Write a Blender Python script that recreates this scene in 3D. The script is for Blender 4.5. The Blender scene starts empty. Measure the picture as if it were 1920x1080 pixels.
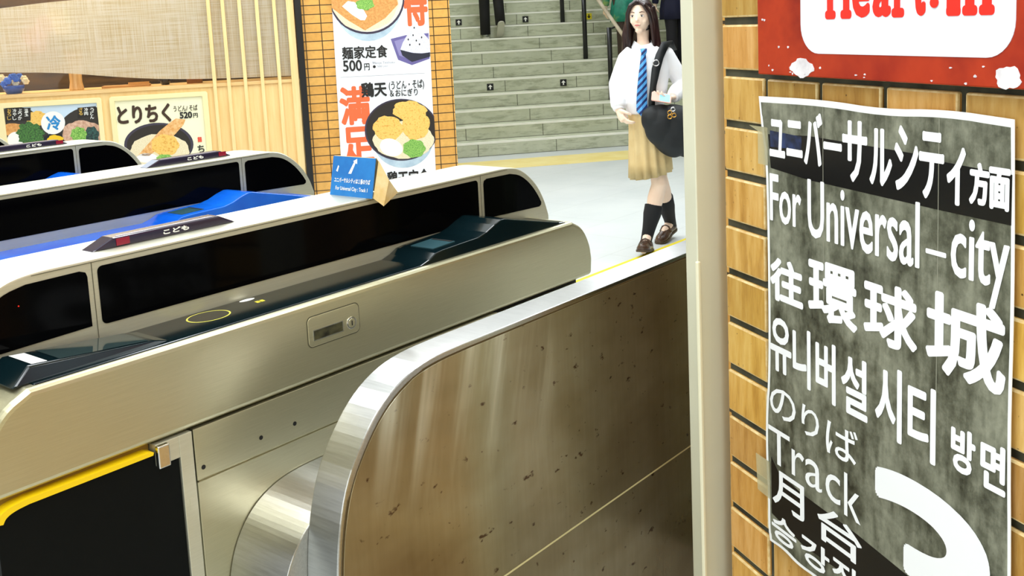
import bpy, bmesh, math, random
from mathutils import Vector, Matrix
random.seed(7)
sc = bpy.context.scene
COL = sc.collection
PI = math.pi

# ------------------------------------------------------------------ camera
RX = Vector((0.6228370, -0.7809909, -0.0461231))      # image right in the world
DN = Vector((-0.1381605, -0.0517715, -0.9890558))     # image down
FW = Vector((0.7700557, 0.6223929, -0.1401473))       # view direction
FPX, PX, PY = 1950.0, 960.0, 314.41
CAM = Vector((0, 0, 1.5))
cam_data = bpy.data.cameras.new('camera')
cam_data.sensor_width = 36.0
cam_data.lens = 36.0 * FPX / 1920.0
cam_data.shift_y = -(540.0 - PY) / 1920.0
cam_data.clip_start = 0.05
cam = bpy.data.objects.new('camera', cam_data)
COL.objects.link(cam)
m = Matrix.Identity(4)
for i in range(3):
    m[i][0] = RX[i]; m[i][1] = -DN[i]; m[i][2] = -FW[i]; m[i][3] = CAM[i]
cam.matrix_world = m
sc.camera = cam

# ------------------------------------------------------------------ world, lights, exposure
sc.view_settings.view_transform = 'Standard'
sc.view_settings.look = 'None'
sc.view_settings.exposure = 0.0
sc.view_settings.gamma = 1.0
sc.view_settings.use_curve_mapping = False
sc.cycles.use_denoising = True
sc.cycles.max_bounces = 8
w = bpy.data.worlds.new('station_air')
sc.world = w
w.use_nodes = True
w.node_tree.nodes['Background'].inputs[0].default_value = (0.80, 0.76, 0.60, 1)
w.node_tree.nodes['Background'].inputs[1].default_value = 0.65


def area(name, loc, sx, sy, power, color=(1, 1, 1), rot=(0, 0, 0)):
    d = bpy.data.lights.new(name, 'AREA')
    d.shape = 'RECTANGLE'; d.size = sx; d.size_y = sy; d.energy = power; d.color = color
    o = bpy.data.objects.new(name, d)
    o.location = loc; o.rotation_euler = rot
    COL.objects.link(o)
    return o


B_ANG = math.radians(-38.644)                          # direction of the shop front and the stairs
R_ANG = math.radians(58.048)                           # direction of the near brick wall
for i, (x, y, sx, sy, p) in enumerate([
        (0.6, 1.3, 0.25, 3.0, 42), (2.4, 2.6, 0.25, 4.5, 60), (4.4, 4.2, 0.25, 4.5, 62),
        (6.8, 3.6, 0.3, 4.0, 70), (6.2, 6.0, 0.25, 3.5, 36), (10.2, 8.6, 0.4, 4.0, 95)]):
    area('ceiling_tube', (x, y, 3.30 if i < 5 else 4.6), sx, sy, p, (0.93, 0.97, 1.0), (0, 0, math.radians(8) if i < 3 else B_ANG))
area('ceiling_panel', (3.2, 2.6, 4.7), 11, 9, 330, (0.9, 0.96, 1.0))  # added broad fill, gives the steel tops a bluish white reflection
area('shop_front_strip', (3.1, 7.2, 3.35), 5.5, 1.1, 85, (0.66, 0.82, 1.0), (-PI / 2, 0, B_ANG))  # added cool fill above the shop front, whitens the gate tops
area('hall_left_panel', (-3.5, 2.2, 1.9), 2.6, 4.5, 70, (0.92, 0.97, 1.0), (0, -PI / 2, 0))  # added upright fill on the left, brightens fence rim and foot
area('near_tube', (-0.2, -0.9, 3.1), 0.3, 2.4, 58, (0.95, 0.97, 1.0), (0, 0, -0.6))  # added fill on the camera side for the near wall and posters
area('shop_lamp', (3.65, 8.15, 2.52), 3.4, 0.7, 75, (1.0, 0.86, 0.62), (0, 0, B_ANG))


# ------------------------------------------------------------------ materials
def lin(h):
    if not isinstance(h, str): return tuple(h)[:3] + (1,)
    h = h.lstrip('#'); v = [int(h[i:i + 2], 16) / 255 for i in (0, 2, 4)]
    return tuple(c / 12.92 if c <= 0.04045 else ((c + 0.055) / 1.055) ** 2.4 for c in v) + (1,)


class NT:
    def __init__(s, name):
        s.m = bpy.data.materials.new(name); s.m.use_nodes = True
        s.t = s.m.node_tree; s.b = s.t.nodes['Principled BSDF']

    def n(s, kind, **kw):
        nd = s.t.nodes.new(kind)
        for k, v in kw.items():
            if hasattr(nd, k) and not k[0].isupper(): setattr(nd, k, v)
            else: nd.inputs[k.replace('_', ' ')].default_value = v
        return nd

    def l(s, a, b): s.t.links.new(a, b)

    def coords(s, scale=(1, 1, 1), kind='Object'):
        c = s.n('ShaderNodeTexCoord'); mp = s.n('ShaderNodeMapping')
        mp.inputs['Scale'].default_value = scale
        s.l(c.outputs[kind], mp.inputs[0]); return mp.outputs[0]

    def ramp(s, fac, stops):
        r = s.n('ShaderNodeValToRGB')
        while len(r.color_ramp.elements) < len(stops): r.color_ramp.elements.new(0.5)
        for e, (p, c) in zip(r.color_ramp.elements, stops):
            e.position = p; e.color = lin(c)
        s.l(fac, r.inputs[0]); return r.outputs[0]

    def noise(s, vec, scale=5, detail=4, rough=0.5):
        nd = s.n('ShaderNodeTexNoise'); nd.inputs['Scale'].default_value = scale
        nd.inputs['Detail'].default_value = detail; nd.inputs['Roughness'].default_value = rough
        s.l(vec, nd.inputs['Vector']); return nd.outputs[0]

    def bump(s, h, strength=0.3, dist=0.01):
        b = s.n('ShaderNodeBump'); b.inputs['Strength'].default_value = strength; b.inputs['Distance'].default_value = dist
        s.l(h, b.inputs['Height']); s.l(b.outputs[0], s.b.inputs['Normal'])


_cache = {}


def flat(name, col, rough=0.5, metal=0.0, emit=0.0, coat=0.0, spec=None):
    if name in _cache: return _cache[name]
    t = NT(name); t.b.inputs['Base Color'].default_value = lin(col)
    t.b.inputs['Roughness'].default_value = rough; t.b.inputs['Metallic'].default_value = metal
    if emit:
        t.b.inputs['Emission Color'].default_value = lin(col); t.b.inputs['Emission Strength'].default_value = emit
    if coat: t.b.inputs['Coat Weight'].default_value = coat
    if spec is not None: t.b.inputs['Specular IOR Level'].default_value = spec
    _cache[name] = t.m; return t.m


def mottled(name, c0, c1, scale=6, rough=0.5, metal=0.0, stretch=(1, 1, 1), bump=0.0, c2=None, lo=0.35, hi=0.65, detail=5, coat=0):
    if name in _cache: return _cache[name]
    t = NT(name); v = t.coords(stretch); f = t.noise(v, scale, detail, 0.6)
    stops = [(lo, c0), (hi, c1)] if c2 is None else [(lo, c0), ((lo + hi) / 2, c1), (hi, c2)]
    t.l(t.ramp(f, stops), t.b.inputs['Base Color'])
    t.b.inputs['Roughness'].default_value = rough; t.b.inputs['Metallic'].default_value = metal
    if coat: t.b.inputs['Coat Weight'].default_value = coat
    if bump: t.bump(f, bump, 0.004)
    _cache[name] = t.m; return t.m


def steel(name, c0, c1, rough, stretch, bump=0.06, metal=1.0):
    t = NT(name); v = t.coords(stretch); f = t.noise(v, 4, 6, 0.7)
    t.l(t.ramp(f, [(0.3, c0), (0.7, c1)]), t.b.inputs['Base Color'])
    t.b.inputs['Metallic'].default_value = metal
    r = t.n('ShaderNodeMapRange'); r.inputs['To Min'].default_value = rough - 0.05; r.inputs['To Max'].default_value = rough + 0.07
    t.l(f, r.inputs[0]); t.l(r.outputs[0], t.b.inputs['Roughness'])
    t.bump(f, bump, 0.001)
    return t.m


M_STEEL = steel('brushed_steel', '#c3be9e', '#d0cbac', 0.34, (3, 40, 160), 0.06, 0.85)
M_FRAME = steel('pale_satin_steel', '#cfcdb8', '#dad8c4', 0.36, (3, 40, 120), 0.06, 0.65)
M_SHINY = steel('polished_steel', '#dededa', '#ebebe8', 0.17, (60, 3, 60), 0.03)
M_WRAP = steel('brushed_wrap_steel', '#bcbdbc', '#cfd0cf', 0.30, (60, 3, 60), 0.02)   # brushed round the bend, so it smears sideways
_b = M_WRAP.node_tree.nodes['Principled BSDF']; _t = M_WRAP.node_tree.nodes.new('ShaderNodeTangent')
_t.direction_type = 'RADIAL'; _t.axis = 'Y'; M_WRAP.node_tree.links.new(_t.outputs[0], _b.inputs['Tangent'])
_b.inputs['Anisotropic'].default_value = 0.9; _b.inputs['Anisotropic Rotation'].default_value = 0.25
M_BLACK = flat('black_glass', '#030304', 0.08, spec=0.06)
M_SEAM = flat('black_seam', '#060606', 0.7)
M_TRAY = flat('dark_tray', '#07171b', 0.14, spec=0.4)
M_BLUE = mottled('blue_tray', '#0c55cc', '#1670e4', 4, 0.2)
M_FLAP = flat('black_flap_rubber', '#050808', 0.5, spec=0.12)
M_YEL = flat('yellow_plastic', '#f4cf0c', 0.4)
M_WHITE = flat('white_paint', '#f2f2ee', 0.5)
M_INK = flat('black_ink', '#171512', 0.6)
M_SCREEN = flat('screen_glass', '#2c3a3a', 0.05)
M_RED = flat('red_lens', '#86142e', 0.25)


# ------------------------------------------------------------------ mesh helpers
UNIT = [None]                                            # drawing unit of the thing being built (None = metres)


def to_units(me):
    if UNIT[0] is not None: me.transform(UNIT[0])


class MB:
    def __init__(s): s.bm = bmesh.new(); s.mi = 0

    def face(s, pts):
        f = s.bm.faces.new([s.bm.verts.new(p) for p in pts]); f.material_index = s.mi; return f

    def box(s, x0, x1, y0, y1, z0, z1):
        v = [s.bm.verts.new((x, y, z)) for z in (z0, z1) for y in (y0, y1) for x in (x0, x1)]
        for q in ((0, 2, 3, 1), (4, 5, 7, 6), (0, 1, 5, 4), (2, 6, 7, 3), (0, 4, 6, 2), (1, 3, 7, 5)):
            f = s.bm.faces.new([v[i] for i in q]); f.material_index = s.mi
        return s

    def prism(s, poly, y0, y1, smooth=False):
        # polygon in the XZ plane, extruded along y
        a = sum(poly[i][0] * poly[(i + 1) % len(poly)][1] - poly[(i + 1) % len(poly)][0] * poly[i][1] for i in range(len(poly)))
        if a < 0: poly = poly[::-1]
        A = [s.bm.verts.new((x, y0, z)) for x, z in poly]; B = [s.bm.verts.new((x, y1, z)) for x, z in poly]
        n = len(poly); fs = [s.bm.faces.new(A), s.bm.faces.new(B[::-1])]
        for i in range(n):
            f = s.bm.faces.new([A[(i + 1) % n], A[i], B[i], B[(i + 1) % n]]); f.smooth = smooth; fs.append(f)
        for f in fs: f.material_index = s.mi
        return s

    def tube(s, pts, rads, seg=10, cap=True):
        pts = [Vector(p) for p in pts]
        if not hasattr(rads, '__len__'): rads = [rads] * len(pts)
        rings = []; up = None
        for i, p in enumerate(pts):
            t = (pts[min(i + 1, len(pts) - 1)] - pts[max(i - 1, 0)]).normalized()
            if up is None:
                up = Vector((0, 0, 1)) if abs(t.z) < 0.9 else Vector((0, 1, 0))
            a = t.cross(up).normalized(); b = a.cross(t).normalized(); up = b
            r = rads[i]; r = r if hasattr(r, '__len__') else (r, r)
            rings.append([s.bm.verts.new(p + a * math.cos(2 * PI * k / seg) * r[0] + b * math.sin(2 * PI * k / seg) * r[1]) for k in range(seg)])
        for r0, r1 in zip(rings, rings[1:]):
            for k in range(seg):
                f = s.bm.faces.new([r0[k], r0[(k + 1) % seg], r1[(k + 1) % seg], r1[k]]); f.smooth = True; f.material_index = s.mi
        if cap:
            for r in (rings[0][::-1], rings[-1]):
                f = s.bm.faces.new(r); f.material_index = s.mi
        return s

    def lathe(s, prof, cx=0, cy=0, seg=24, fn=None):
        rings = []
        for r, z in prof:
            ring = []
            for k in range(seg):
                a = 2 * PI * k / seg
                p = Vector((cx + r * math.cos(a), cy + r * math.sin(a), z))
                ring.append(s.bm.verts.new(fn(p, a, r) if fn else p))
            rings.append(ring)
        for r0, r1 in zip(rings, rings[1:]):
            for k in range(seg):
                f = s.bm.faces.new([r0[k], r0[(k + 1) % seg], r1[(k + 1) % seg], r1[k]]); f.smooth = True; f.material_index = s.mi
        for r in (rings[0][::-1], rings[-1]):
            f = s.bm.faces.new(r); f.material_index = s.mi
        return s

    def ball(s, c, r, u=16, v=10, fn=None):
        r = r if hasattr(r, '__len__') else (r, r, r); c = Vector(c); g = []
        for j in range(v + 1):
            th = PI * j / v; row = []
            for k in range(u):
                ph = 2 * PI * k / u
                d = Vector((math.sin(th) * math.cos(ph), math.sin(th) * math.sin(ph), math.cos(th)))
                p = Vector((d.x * r[0], d.y * r[1], d.z * r[2]))
                if fn: p = fn(p, d)
                row.append(s.bm.verts.new(c + p) if 0 < j < v or k == 0 else None)
            g.append(row)
        for j in range(v):
            for k in range(u):
                q = [g[j][k] or g[j][0], g[j + 1][k] or g[j + 1][0], g[j + 1][(k + 1) % u] or g[j + 1][0], g[j][(k + 1) % u] or g[j][0]]
                q2 = []
                for x in q:
                    if x not in q2: q2.append(x)
                if len(q2) > 2:
                    f = s.bm.faces.new(q2); f.smooth = True; f.material_index = s.mi
        return s

    def add_mesh(s, me): s.bm.from_mesh(me); return s

    def xf(s, mat): bmesh.ops.transform(s.bm, matrix=mat, verts=s.bm.verts); return s

    def build(s, name, mats, parent=None, bevel=0.0, seg=2, loc=None, rotz=None):
        me = bpy.data.meshes.new(name)
        bmesh.ops.recalc_face_normals(s.bm, faces=s.bm.faces)
        s.bm.to_mesh(me); s.bm.free(); to_units(me)
        if UNIT[0] is not None: bevel *= GU
        o = bpy.data.objects.new(name, me); COL.objects.link(o)
        for mt in (mats if isinstance(mats, (list, tuple)) else [mats]): me.materials.append(mt)
        if parent is not None: o.parent = parent
        if loc is not None: o.location = loc
        if rotz is not None: o.rotation_euler = (0, 0, rotz)
        if bevel:
            b = o.modifiers.new('bevel', 'BEVEL'); b.width = bevel; b.segments = seg; b.limit_method = 'ANGLE'; b.angle_limit = math.radians(50)
        return o


def tag(o, label=None, cat=None, group=None, kind=None):
    if label: o['label'] = label
    if cat: o['category'] = cat
    if group: o['group'] = group
    if kind: o['kind'] = kind
    return o


def thing(name, label, cat, loc=(0, 0, 0), rotz=0.0, group=None):
    o = bpy.data.objects.new(name, None); COL.objects.link(o)
    o.empty_display_size = 0.1
    o.location = loc; o.rotation_euler = (0, 0, rotz)
    return tag(o, label, cat, group)


def copy_tree(o, parent=None):
    c = o.copy(); COL.objects.link(c)
    if parent is not None: c.parent = parent
    for ch in list(o.children): copy_tree(ch, c)
    return c


def smooth_poly(pts, n=3):
    for _ in range(n):
        q = [pts[0]]
        for a, b in zip(pts, pts[1:]):
            q.append((a[0] * .75 + b[0] * .25, a[1] * .75 + b[1] * .25)); q.append((a[0] * .25 + b[0] * .75, a[1] * .25 + b[1] * .75))
        q.append(pts[-1]); pts = q
    return pts


def arc(cx, cz, rx, rz, a0, a1, n=10):
    return [(cx + rx * math.cos(math.radians(a0 + (a1 - a0) * i / n)), cz + rz * math.sin(math.radians(a0 + (a1 - a0) * i / n))) for i in range(n + 1)]


def rrect(x0, x1, z0, z1, r, n=5):
    return (arc(x1 - r, z1 - r, r, r, 0, 90, n) + arc(x0 + r, z1 - r, r, r, 90, 180, n)
            + arc(x0 + r, z0 + r, r, r, 180, 270, n) + arc(x1 - r, z0 + r, r, r, 270, 360, n))


def ell(cx, cz, rx, rz, n=32, rot=0, wob=0, k=5, seed=0):
    rnd = random.Random(seed); ph = [rnd.uniform(0, 6.28) for _ in range(4)]
    out = []; c, s = math.cos(rot), math.sin(rot)
    for i in range(n):
        a = 2 * PI * i / n; w_ = 1 + wob * (math.sin(k * a + ph[0]) + 0.6 * math.sin((2 * k + 1) * a + ph[1])) / 1.6
        x, z = rx * math.cos(a) * w_, rz * math.sin(a) * w_
        out.append((cx + c * x - s * z, cz + s * x + c * z))
    return out


def clip_poly(poly, axis, lim, keep_less):
    out = []
    for i, a in enumerate(poly):
        b = poly[(i + 1) % len(poly)]
        ia = (a[axis] <= lim) == keep_less; ib = (b[axis] <= lim) == keep_less
        if ia: out.append(a)
        if ia != ib:
            t = (lim - a[axis]) / (b[axis] - a[axis]); out.append((a[0] + (b[0] - a[0]) * t, a[1] + (b[1] - a[1]) * t))
    return out


def sticker(name, poly, y, mat, parent, th=0.0006):
    return MB().prism(poly, y - th, y).build(name, mat, parent)


def text_mesh(body, box, y, bold=0.0, res=3, th=0.0004, wt=0.0, shear=0.0):
    """glyph outlines filling box=(x0,x1,z0,z1), standing in XZ and facing -y; wt thickens the strokes by that many metres"""
    c = bpy.data.curves.new('lettering', 'FONT'); c.body = body; c.resolution_u = res; c.offset = bold
    c.fill_mode = 'FRONT'; c.shear = shear
    o = bpy.data.objects.new('lettering', c); COL.objects.link(o)
    dg = bpy.context.evaluated_depsgraph_get()
    me = bpy.data.meshes.new_from_object(o.evaluated_get(dg))
    bpy.data.objects.remove(o); bpy.data.curves.remove(c)
    vs = me.vertices
    lo = [min(v.co[i] for v in vs) for i in (0, 1)]; hi = [max(v.co[i] for v in vs) for i in (0, 1)]
    x0, x1, z0, z1 = box[0] + wt, box[1] - wt, box[2] + wt, box[3] - wt
    for v in vs:
        fx = (v.co.x - lo[0]) / max(hi[0] - lo[0], 1e-6); fz = (v.co.y - lo[1]) / max(hi[1] - lo[1], 1e-6)
        v.co = (x0 + fx * (x1 - x0), y, z0 + fz * (z1 - z0))
    me.materials.clear()
    if wt:
        bm = bmesh.new()
        n = 12
        for i in range(n):
            q = me.copy(); q.transform(Matrix.Translation((wt * math.cos(2 * PI * i / n), -0.000004 * i, wt * math.sin(2 * PI * i / n)))); bm.from_mesh(q)
            bpy.data.meshes.remove(q)
        bm.from_mesh(me); bm.to_mesh(me); bm.free()
    return me


def text(name, body, box, y, mat, parent, **kw):
    return texts(name, [(body, box)], y, mat, parent, **kw)


def texts(name, items, y, mat, parent, extra=None, **kw):
    bm = bmesh.new()
    for body, box in items:
        q = text_mesh(body, box, y, **kw); bm.from_mesh(q); bpy.data.meshes.remove(q)
    me = bpy.data.meshes.new(name); bm.to_mesh(me); bm.free(); me.materials.append(mat); to_units(me)
    o = bpy.data.objects.new(name, me); COL.objects.link(o); o.parent = parent
    return o


def skin(verts, edges, rads, sub=2, root=0):
    me = bpy.data.meshes.new('skeleton'); me.from_pydata([tuple(v) for v in verts], edges, [])
    o = bpy.data.objects.new('skeleton', me); COL.objects.link(o)
    o.modifiers.new('skin', 'SKIN')
    if not me.skin_vertices: me.skin_vertices.new()
    for i, r in enumerate(rads):
        sv = me.skin_vertices[0].data[i]; sv.radius = r if hasattr(r, '__len__') else (r, r); sv.use_root = (i == root)
    s = o.modifiers.new('sub', 'SUBSURF'); s.levels = sub; s.render_levels = sub
    dg = bpy.context.evaluated_depsgraph_get()
    out = bpy.data.meshes.new_from_object(o.evaluated_get(dg))
    bpy.data.objects.remove(o)
    for p in out.polygons: p.use_smooth = True
    return out


def chain(pts, rads, sub=2):
    return skin(pts, [(i, i + 1) for i in range(len(pts) - 1)], rads, sub)


# points of known planes seen through the lens, used while laying out
def ray(u, v): return RX * ((u - PX) / FPX) + DN * ((v - PY) / FPX) + FW


tB = Vector((math.cos(B_ANG), math.sin(B_ANG), 0)); nB = Vector((-math.sin(B_ANG), math.cos(B_ANG), 0))
tR = Vector((math.cos(R_ANG), math.sin(R_ANG), 0)); nR = Vector((-math.sin(R_ANG), math.cos(R_ANG), 0))
PB = CAM + ray(700, 150) * 8.0; PB.z = 0                 # foot of the pillar face
S0 = Vector((8.594, 7.729, 0))                           # foot of the stairs, left end


def onB(u, v, y=0.0):
    d = ray(u, v); o = PB + nB * y; k = ((o - CAM).dot(nB)) / d.dot(nB); q = CAM + d * k
    return ((q - PB).dot(tB), q.z)


WK = 1.5 * 1.22
W0 = CAM + ray(1440, 500) * WK
WD = (W0 - CAM).dot(nR)
WB = Vector((0, 0, 0)) + nR * WD                         # wall frame: x = -tR, origin under the camera's foot on the wall
R_ROT = R_ANG + PI

# ================================================================== structure
# ---- floor
t = NT('floor_tiles'); v = t.coords((1, 1, 1))
f1 = t.noise(v, 1.3, 5, 0.6); base = t.ramp(f1, [(0.35, '#c6cbcb'), (0.65, '#d2d6d5')])
br = t.n('ShaderNodeTexBrick'); br.offset = 0.5
br.inputs['Color1'].default_value = (1, 1, 1, 1); br.inputs['Color2'].default_value = (0.96, 0.97, 0.96, 1); br.inputs['Mortar'].default_value = (0.86, 0.87, 0.85, 1)
br.inputs['Scale'].default_value = 1; br.inputs['Brick Width'].default_value = 0.9; br.inputs['Row Height'].default_value = 0.6; br.inputs['Mortar Size'].default_value = 0.004
t.l(v, br.inputs['Vector'])
mx = t.n('ShaderNodeMix'); mx.data_type = 'RGBA'; mx.blend_type = 'MULTIPLY'; mx.inputs[0].default_value = 1
t.l(base, mx.inputs[6]); t.l(br.outputs[0], mx.inputs[7]); t.l(mx.outputs[2], t.b.inputs['Base Color'])
t.b.inputs['Roughness'].default_value = 0.45
M_FLOOR = t.m
MB().box(-4, 16, -5, 14, -0.1, 0).build('floor', M_FLOOR)['kind'] = 'structure'
# ---- ceiling
MB().box(-4, 16, -5, 14, 4.9, 5.0).build('ceiling', flat('ceiling_white', '#dcdcd4', 0.8))['kind'] = 'structure'


def brick_mat(name, c1, c2, mortar, wdt, row, msize, c3=None):
    t = NT(name); c = t.n('ShaderNodeTexCoord'); sp = t.n('ShaderNodeSeparateXYZ'); cb = t.n('ShaderNodeCombineXYZ')
    t.l(c.outputs['Object'], sp.inputs[0])
    ad = t.n('ShaderNodeMath'); ad.operation = 'ADD'; t.l(sp.outputs[0], ad.inputs[0]); t.l(sp.outputs[1], ad.inputs[1])
    t.l(ad.outputs[0], cb.inputs[0]); t.l(sp.outputs[2], cb.inputs[1])
    br = t.n('ShaderNodeTexBrick'); br.offset = 0.0; br.squash = 1.0
    br.inputs['Color1'].default_value = lin(c1); br.inputs['Color2'].default_value = lin(c2); br.inputs['Mortar'].default_value = lin(mortar)
    br.inputs['Scale'].default_value = 1; br.inputs['Brick Width'].default_value = wdt; br.inputs['Row Height'].default_value = row
    br.inputs['Mortar Size'].default_value = msize; br.inputs['Mortar Smooth'].default_value = 0.1; br.inputs['Bias'].default_value = -0.1
    t.l(cb.outputs[0], br.inputs['Vector'])
    nz = t.noise(cb.outputs[0], 25, 5, 0.6); tone = t.ramp(nz, [(0.3, (0.82, 0.8, 0.76)), (0.7, (1, 1, 1))])
    mx = t.n('ShaderNodeMix'); mx.data_type = 'RGBA'; mx.blend_type = 'MULTIPLY'; mx.inputs[0].default_value = 1
    t.l(br.outputs[0], mx.inputs[6]); t.l(tone, mx.inputs[7]); t.l(mx.outputs[2], t.b.inputs['Base Color'])
    t.b.inputs['Roughness'].default_value = 0.35
    inv = t.n('ShaderNodeMath'); inv.operation = 'SUBTRACT'; inv.inputs[0].default_value = 1; t.l(br.outputs['Fac'], inv.inputs[1])
    t.bump(inv.outputs[0], 0.5, 0.006)
    return t.m


M_TILE = brick_mat('ochre_tile', '#e7b05c', '#dba04c', '#3a2a18', 0.122, 0.0672, 0.0035)
# ---- pillar between shop and stairs
o = MB().box(-0.506, 0.622, 0, 0.62, -0.0, 4.9).build('pillar', M_TILE, loc=PB, rotz=B_ANG); o['kind'] = 'structure'
for vv in o.data.vertices: vv.co.z += 0.0
# ---- wall continuing behind the pillar, left side of the stairs
o = MB().box(-0.5, -0.38, 0.62, 8.0, 0, 4.9).build('wall_stairs', flat('stair_side_wall', '#c9c2a2', 0.7), loc=PB + tB * 0.6, rotz=B_ANG); o['kind'] = 'structure'

# ---- shop front
M_WOOD = mottled('cream_wood', '#ecc684', '#f2d294', 3, 0.5, stretch=(12, 12, 1))
M_SLAT = mottled('slat_wood', '#eecb8a', '#f4d89e', 3, 0.5, stretch=(20, 20, 1))
ZS = 1.125
o = MB().box(-5.6, -0.553, 0.0, 0.12, 0, ZS - 0.012).build('wall_shop', M_WOOD, loc=PB, rotz=B_ANG); o['kind'] = 'structure'
o = MB().box(-5.6, -0.553, -0.015, 0.5, ZS - 0.012, ZS + 0.012).build('trim_sill', mottled('sill_wood', '#e2b878', '#eac58a', 4, 0.4, stretch=(1, 12, 12)), loc=PB, rotz=B_ANG, bevel=0.003); o['kind'] = 'structure'
o = MB().box(-0.553, -0.506, -0.05, 0.2, 0, 4.9).build('trim_post', flat('dark_steel_post', '#0d0d10', 0.4), loc=PB, rotz=B_ANG, bevel=0.003); o['kind'] = 'structure'
o = MB().box(-5.6, -0.553, -0.02, 0.5, 2.55, 4.9).build('wall_over_shop', M_WOOD, loc=PB, rotz=B_ANG); o['kind'] = 'structure'
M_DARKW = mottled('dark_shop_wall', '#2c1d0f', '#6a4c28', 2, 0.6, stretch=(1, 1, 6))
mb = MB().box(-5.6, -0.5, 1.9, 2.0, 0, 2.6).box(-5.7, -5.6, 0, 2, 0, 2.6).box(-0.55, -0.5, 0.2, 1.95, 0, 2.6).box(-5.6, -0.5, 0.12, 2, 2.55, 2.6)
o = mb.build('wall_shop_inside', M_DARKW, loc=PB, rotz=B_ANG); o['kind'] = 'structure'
o = MB().box(-5.6, -0.5, 0.5, 1.0, 0, 1.06).build('trim_counter', mottled('counter_wood', '#8a6434', '#a97d45', 3, 0.5), loc=PB, rotz=B_ANG); o['kind'] = 'structure'
# glass
g = NT('window_glass'); nodes = g.t.nodes; nodes.remove(g.b)
tr = g.n('ShaderNodeBsdfTransparent'); gl = g.n('ShaderNodeBsdfGlossy'); gl.inputs['Roughness'].default_value = 0.03
fr = g.n('ShaderNodeFresnel'); fr.inputs[0].default_value = 1.25; ms = g.n('ShaderNodeMixShader')
g.l(fr.outputs[0], ms.inputs[0]); g.l(tr.outputs[0], ms.inputs[1]); g.l(gl.outputs[0], ms.inputs[2])
g.l(ms.outputs[0], nodes['Material Output'].inputs[0])
win = MB().box(-5.6, -0.56, 0.040, 0.046, ZS + 0.012, 2.55).build('window_1', g.m, loc=PB, rotz=B_ANG); win['kind'] = 'structure'
# linen film with a wavy lower edge, stuck inside the glass
t = NT('linen_film'); v = t.coords((1, 1, 1))
sx = t.coords((140, 1, 3)); sz = t.coords((3, 1, 140))
na = t.noise(sx, 1, 2); nb_ = t.noise(sz, 1, 2)
ad = t.n('ShaderNodeMath'); ad.operation = 'ADD'; t.l(na, ad.inputs[0]); t.l(nb_, ad.inputs[1])
colr = t.ramp(ad.outputs[0], [(0.35, '#eadcba'), (0.5, '#f8f0da'), (0.65, '#fdf8ec')])
hv = t.n('ShaderNodeMath'); hv.operation = 'MULTIPLY'; hv.inputs[1].default_value = 0.5; t.l(ad.outputs[0], hv.inputs[0])
for e in t.t.nodes:
    if e.bl_idname == 'ShaderNodeValToRGB':
        for el, p_ in zip(e.color_ramp.elements, (0.40, 0.5, 0.58)): el.position = p_
        t.l(hv.outputs[0], e.inputs[0])
df = t.n('ShaderNodeBsdfDiffuse'); tl = t.n('ShaderNodeBsdfTranslucent'); tp = t.n('ShaderNodeBsdfTransparent')
m1 = t.n('ShaderNodeMixShader'); m2 = t.n('ShaderNodeMixShader'); m1.inputs[0].default_value = 0.3; m2.inputs[0].default_value = 0.30
t.l(colr, df.inputs[0]); t.l(colr, tl.inputs[0]); t.l(df.outputs[0], m1.inputs[1]); t.l(tl.outputs[0], m1.inputs[2])
t.l(m1.outputs[0], m2.inputs[1]); t.l(tp.outputs[0], m2.inputs[2]); t.l(m2.outputs[0], t.t.nodes['Material Output'].inputs[0])
low = [(-5.6, 1.33), (-3.6, 1.36), (-2.64, 1.297), (-2.251, 1.277), (-1.818, 1.215), (-1.448, 1.180), (-1.0, 1.166), (-0.56, 1.160)]
up = [(-0.56, 1.80), (-1.4, 1.815), (-2.2, 1.79), (-2.6, 1.752), (-3.6, 1.66), (-5.6, 1.62)]
MB().prism(smooth_poly(low, 2) + smooth_poly(up, 2), 0.048, 0.050).build('window_film', t.m, win)
# upright slats before the glass, right end of the shop front
sl = [(-1.172, 0.022), (-1.070, 0.022), (-0.950, 0.022), (-0.826, 0.022), (-0.700, 0.022), (-0.585, 0.05)]
for i, (x, wd) in enumerate(sl):
    o = MB().box(x - wd / 2 - 0.004, x + wd / 2, -0.03, 0.036, 0.0, 2.55).build('trim_%d' % (i + 1), M_SLAT, loc=PB, rotz=B_ANG, bevel=0.002); o['kind'] = 'structure'

# ---- stairs
RI, TR_, NS = 0.16, 0.27, 15
t = NT('stair_stone'); v = t.coords((1, 1, 1)); f1 = t.noise(v, 3, 6, 0.65); f2 = t.noise(t.coords((2.2, 1, 9)), 2.2, 5, 0.65)
b0 = t.ramp(f1, [(0.3, '#b6bba2'), (0.7, '#ccd0ba')]); st = t.ramp(f2, [(0.36, '#7d8256'), (0.50, '#ffffff')])
mx = t.n('ShaderNodeMix'); mx.data_type = 'RGBA'; mx.blend_type = 'MULTIPLY'; mx.inputs[0].default_value = 0.38
t.l(b0, mx.inputs[6]); t.l(st, mx.inputs[7]); t.l(mx.outputs[2], t.b.inputs['Base Color']); t.b.inputs['Roughness'].default_value = 0.6
M_STAIR = t.m
M_NOSE = flat('stair_nosing', '#f2f3e8', 0.45)
M_JOINT = flat('stair_joint', '#4b4d3c', 0.8)
mb = MB()
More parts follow.
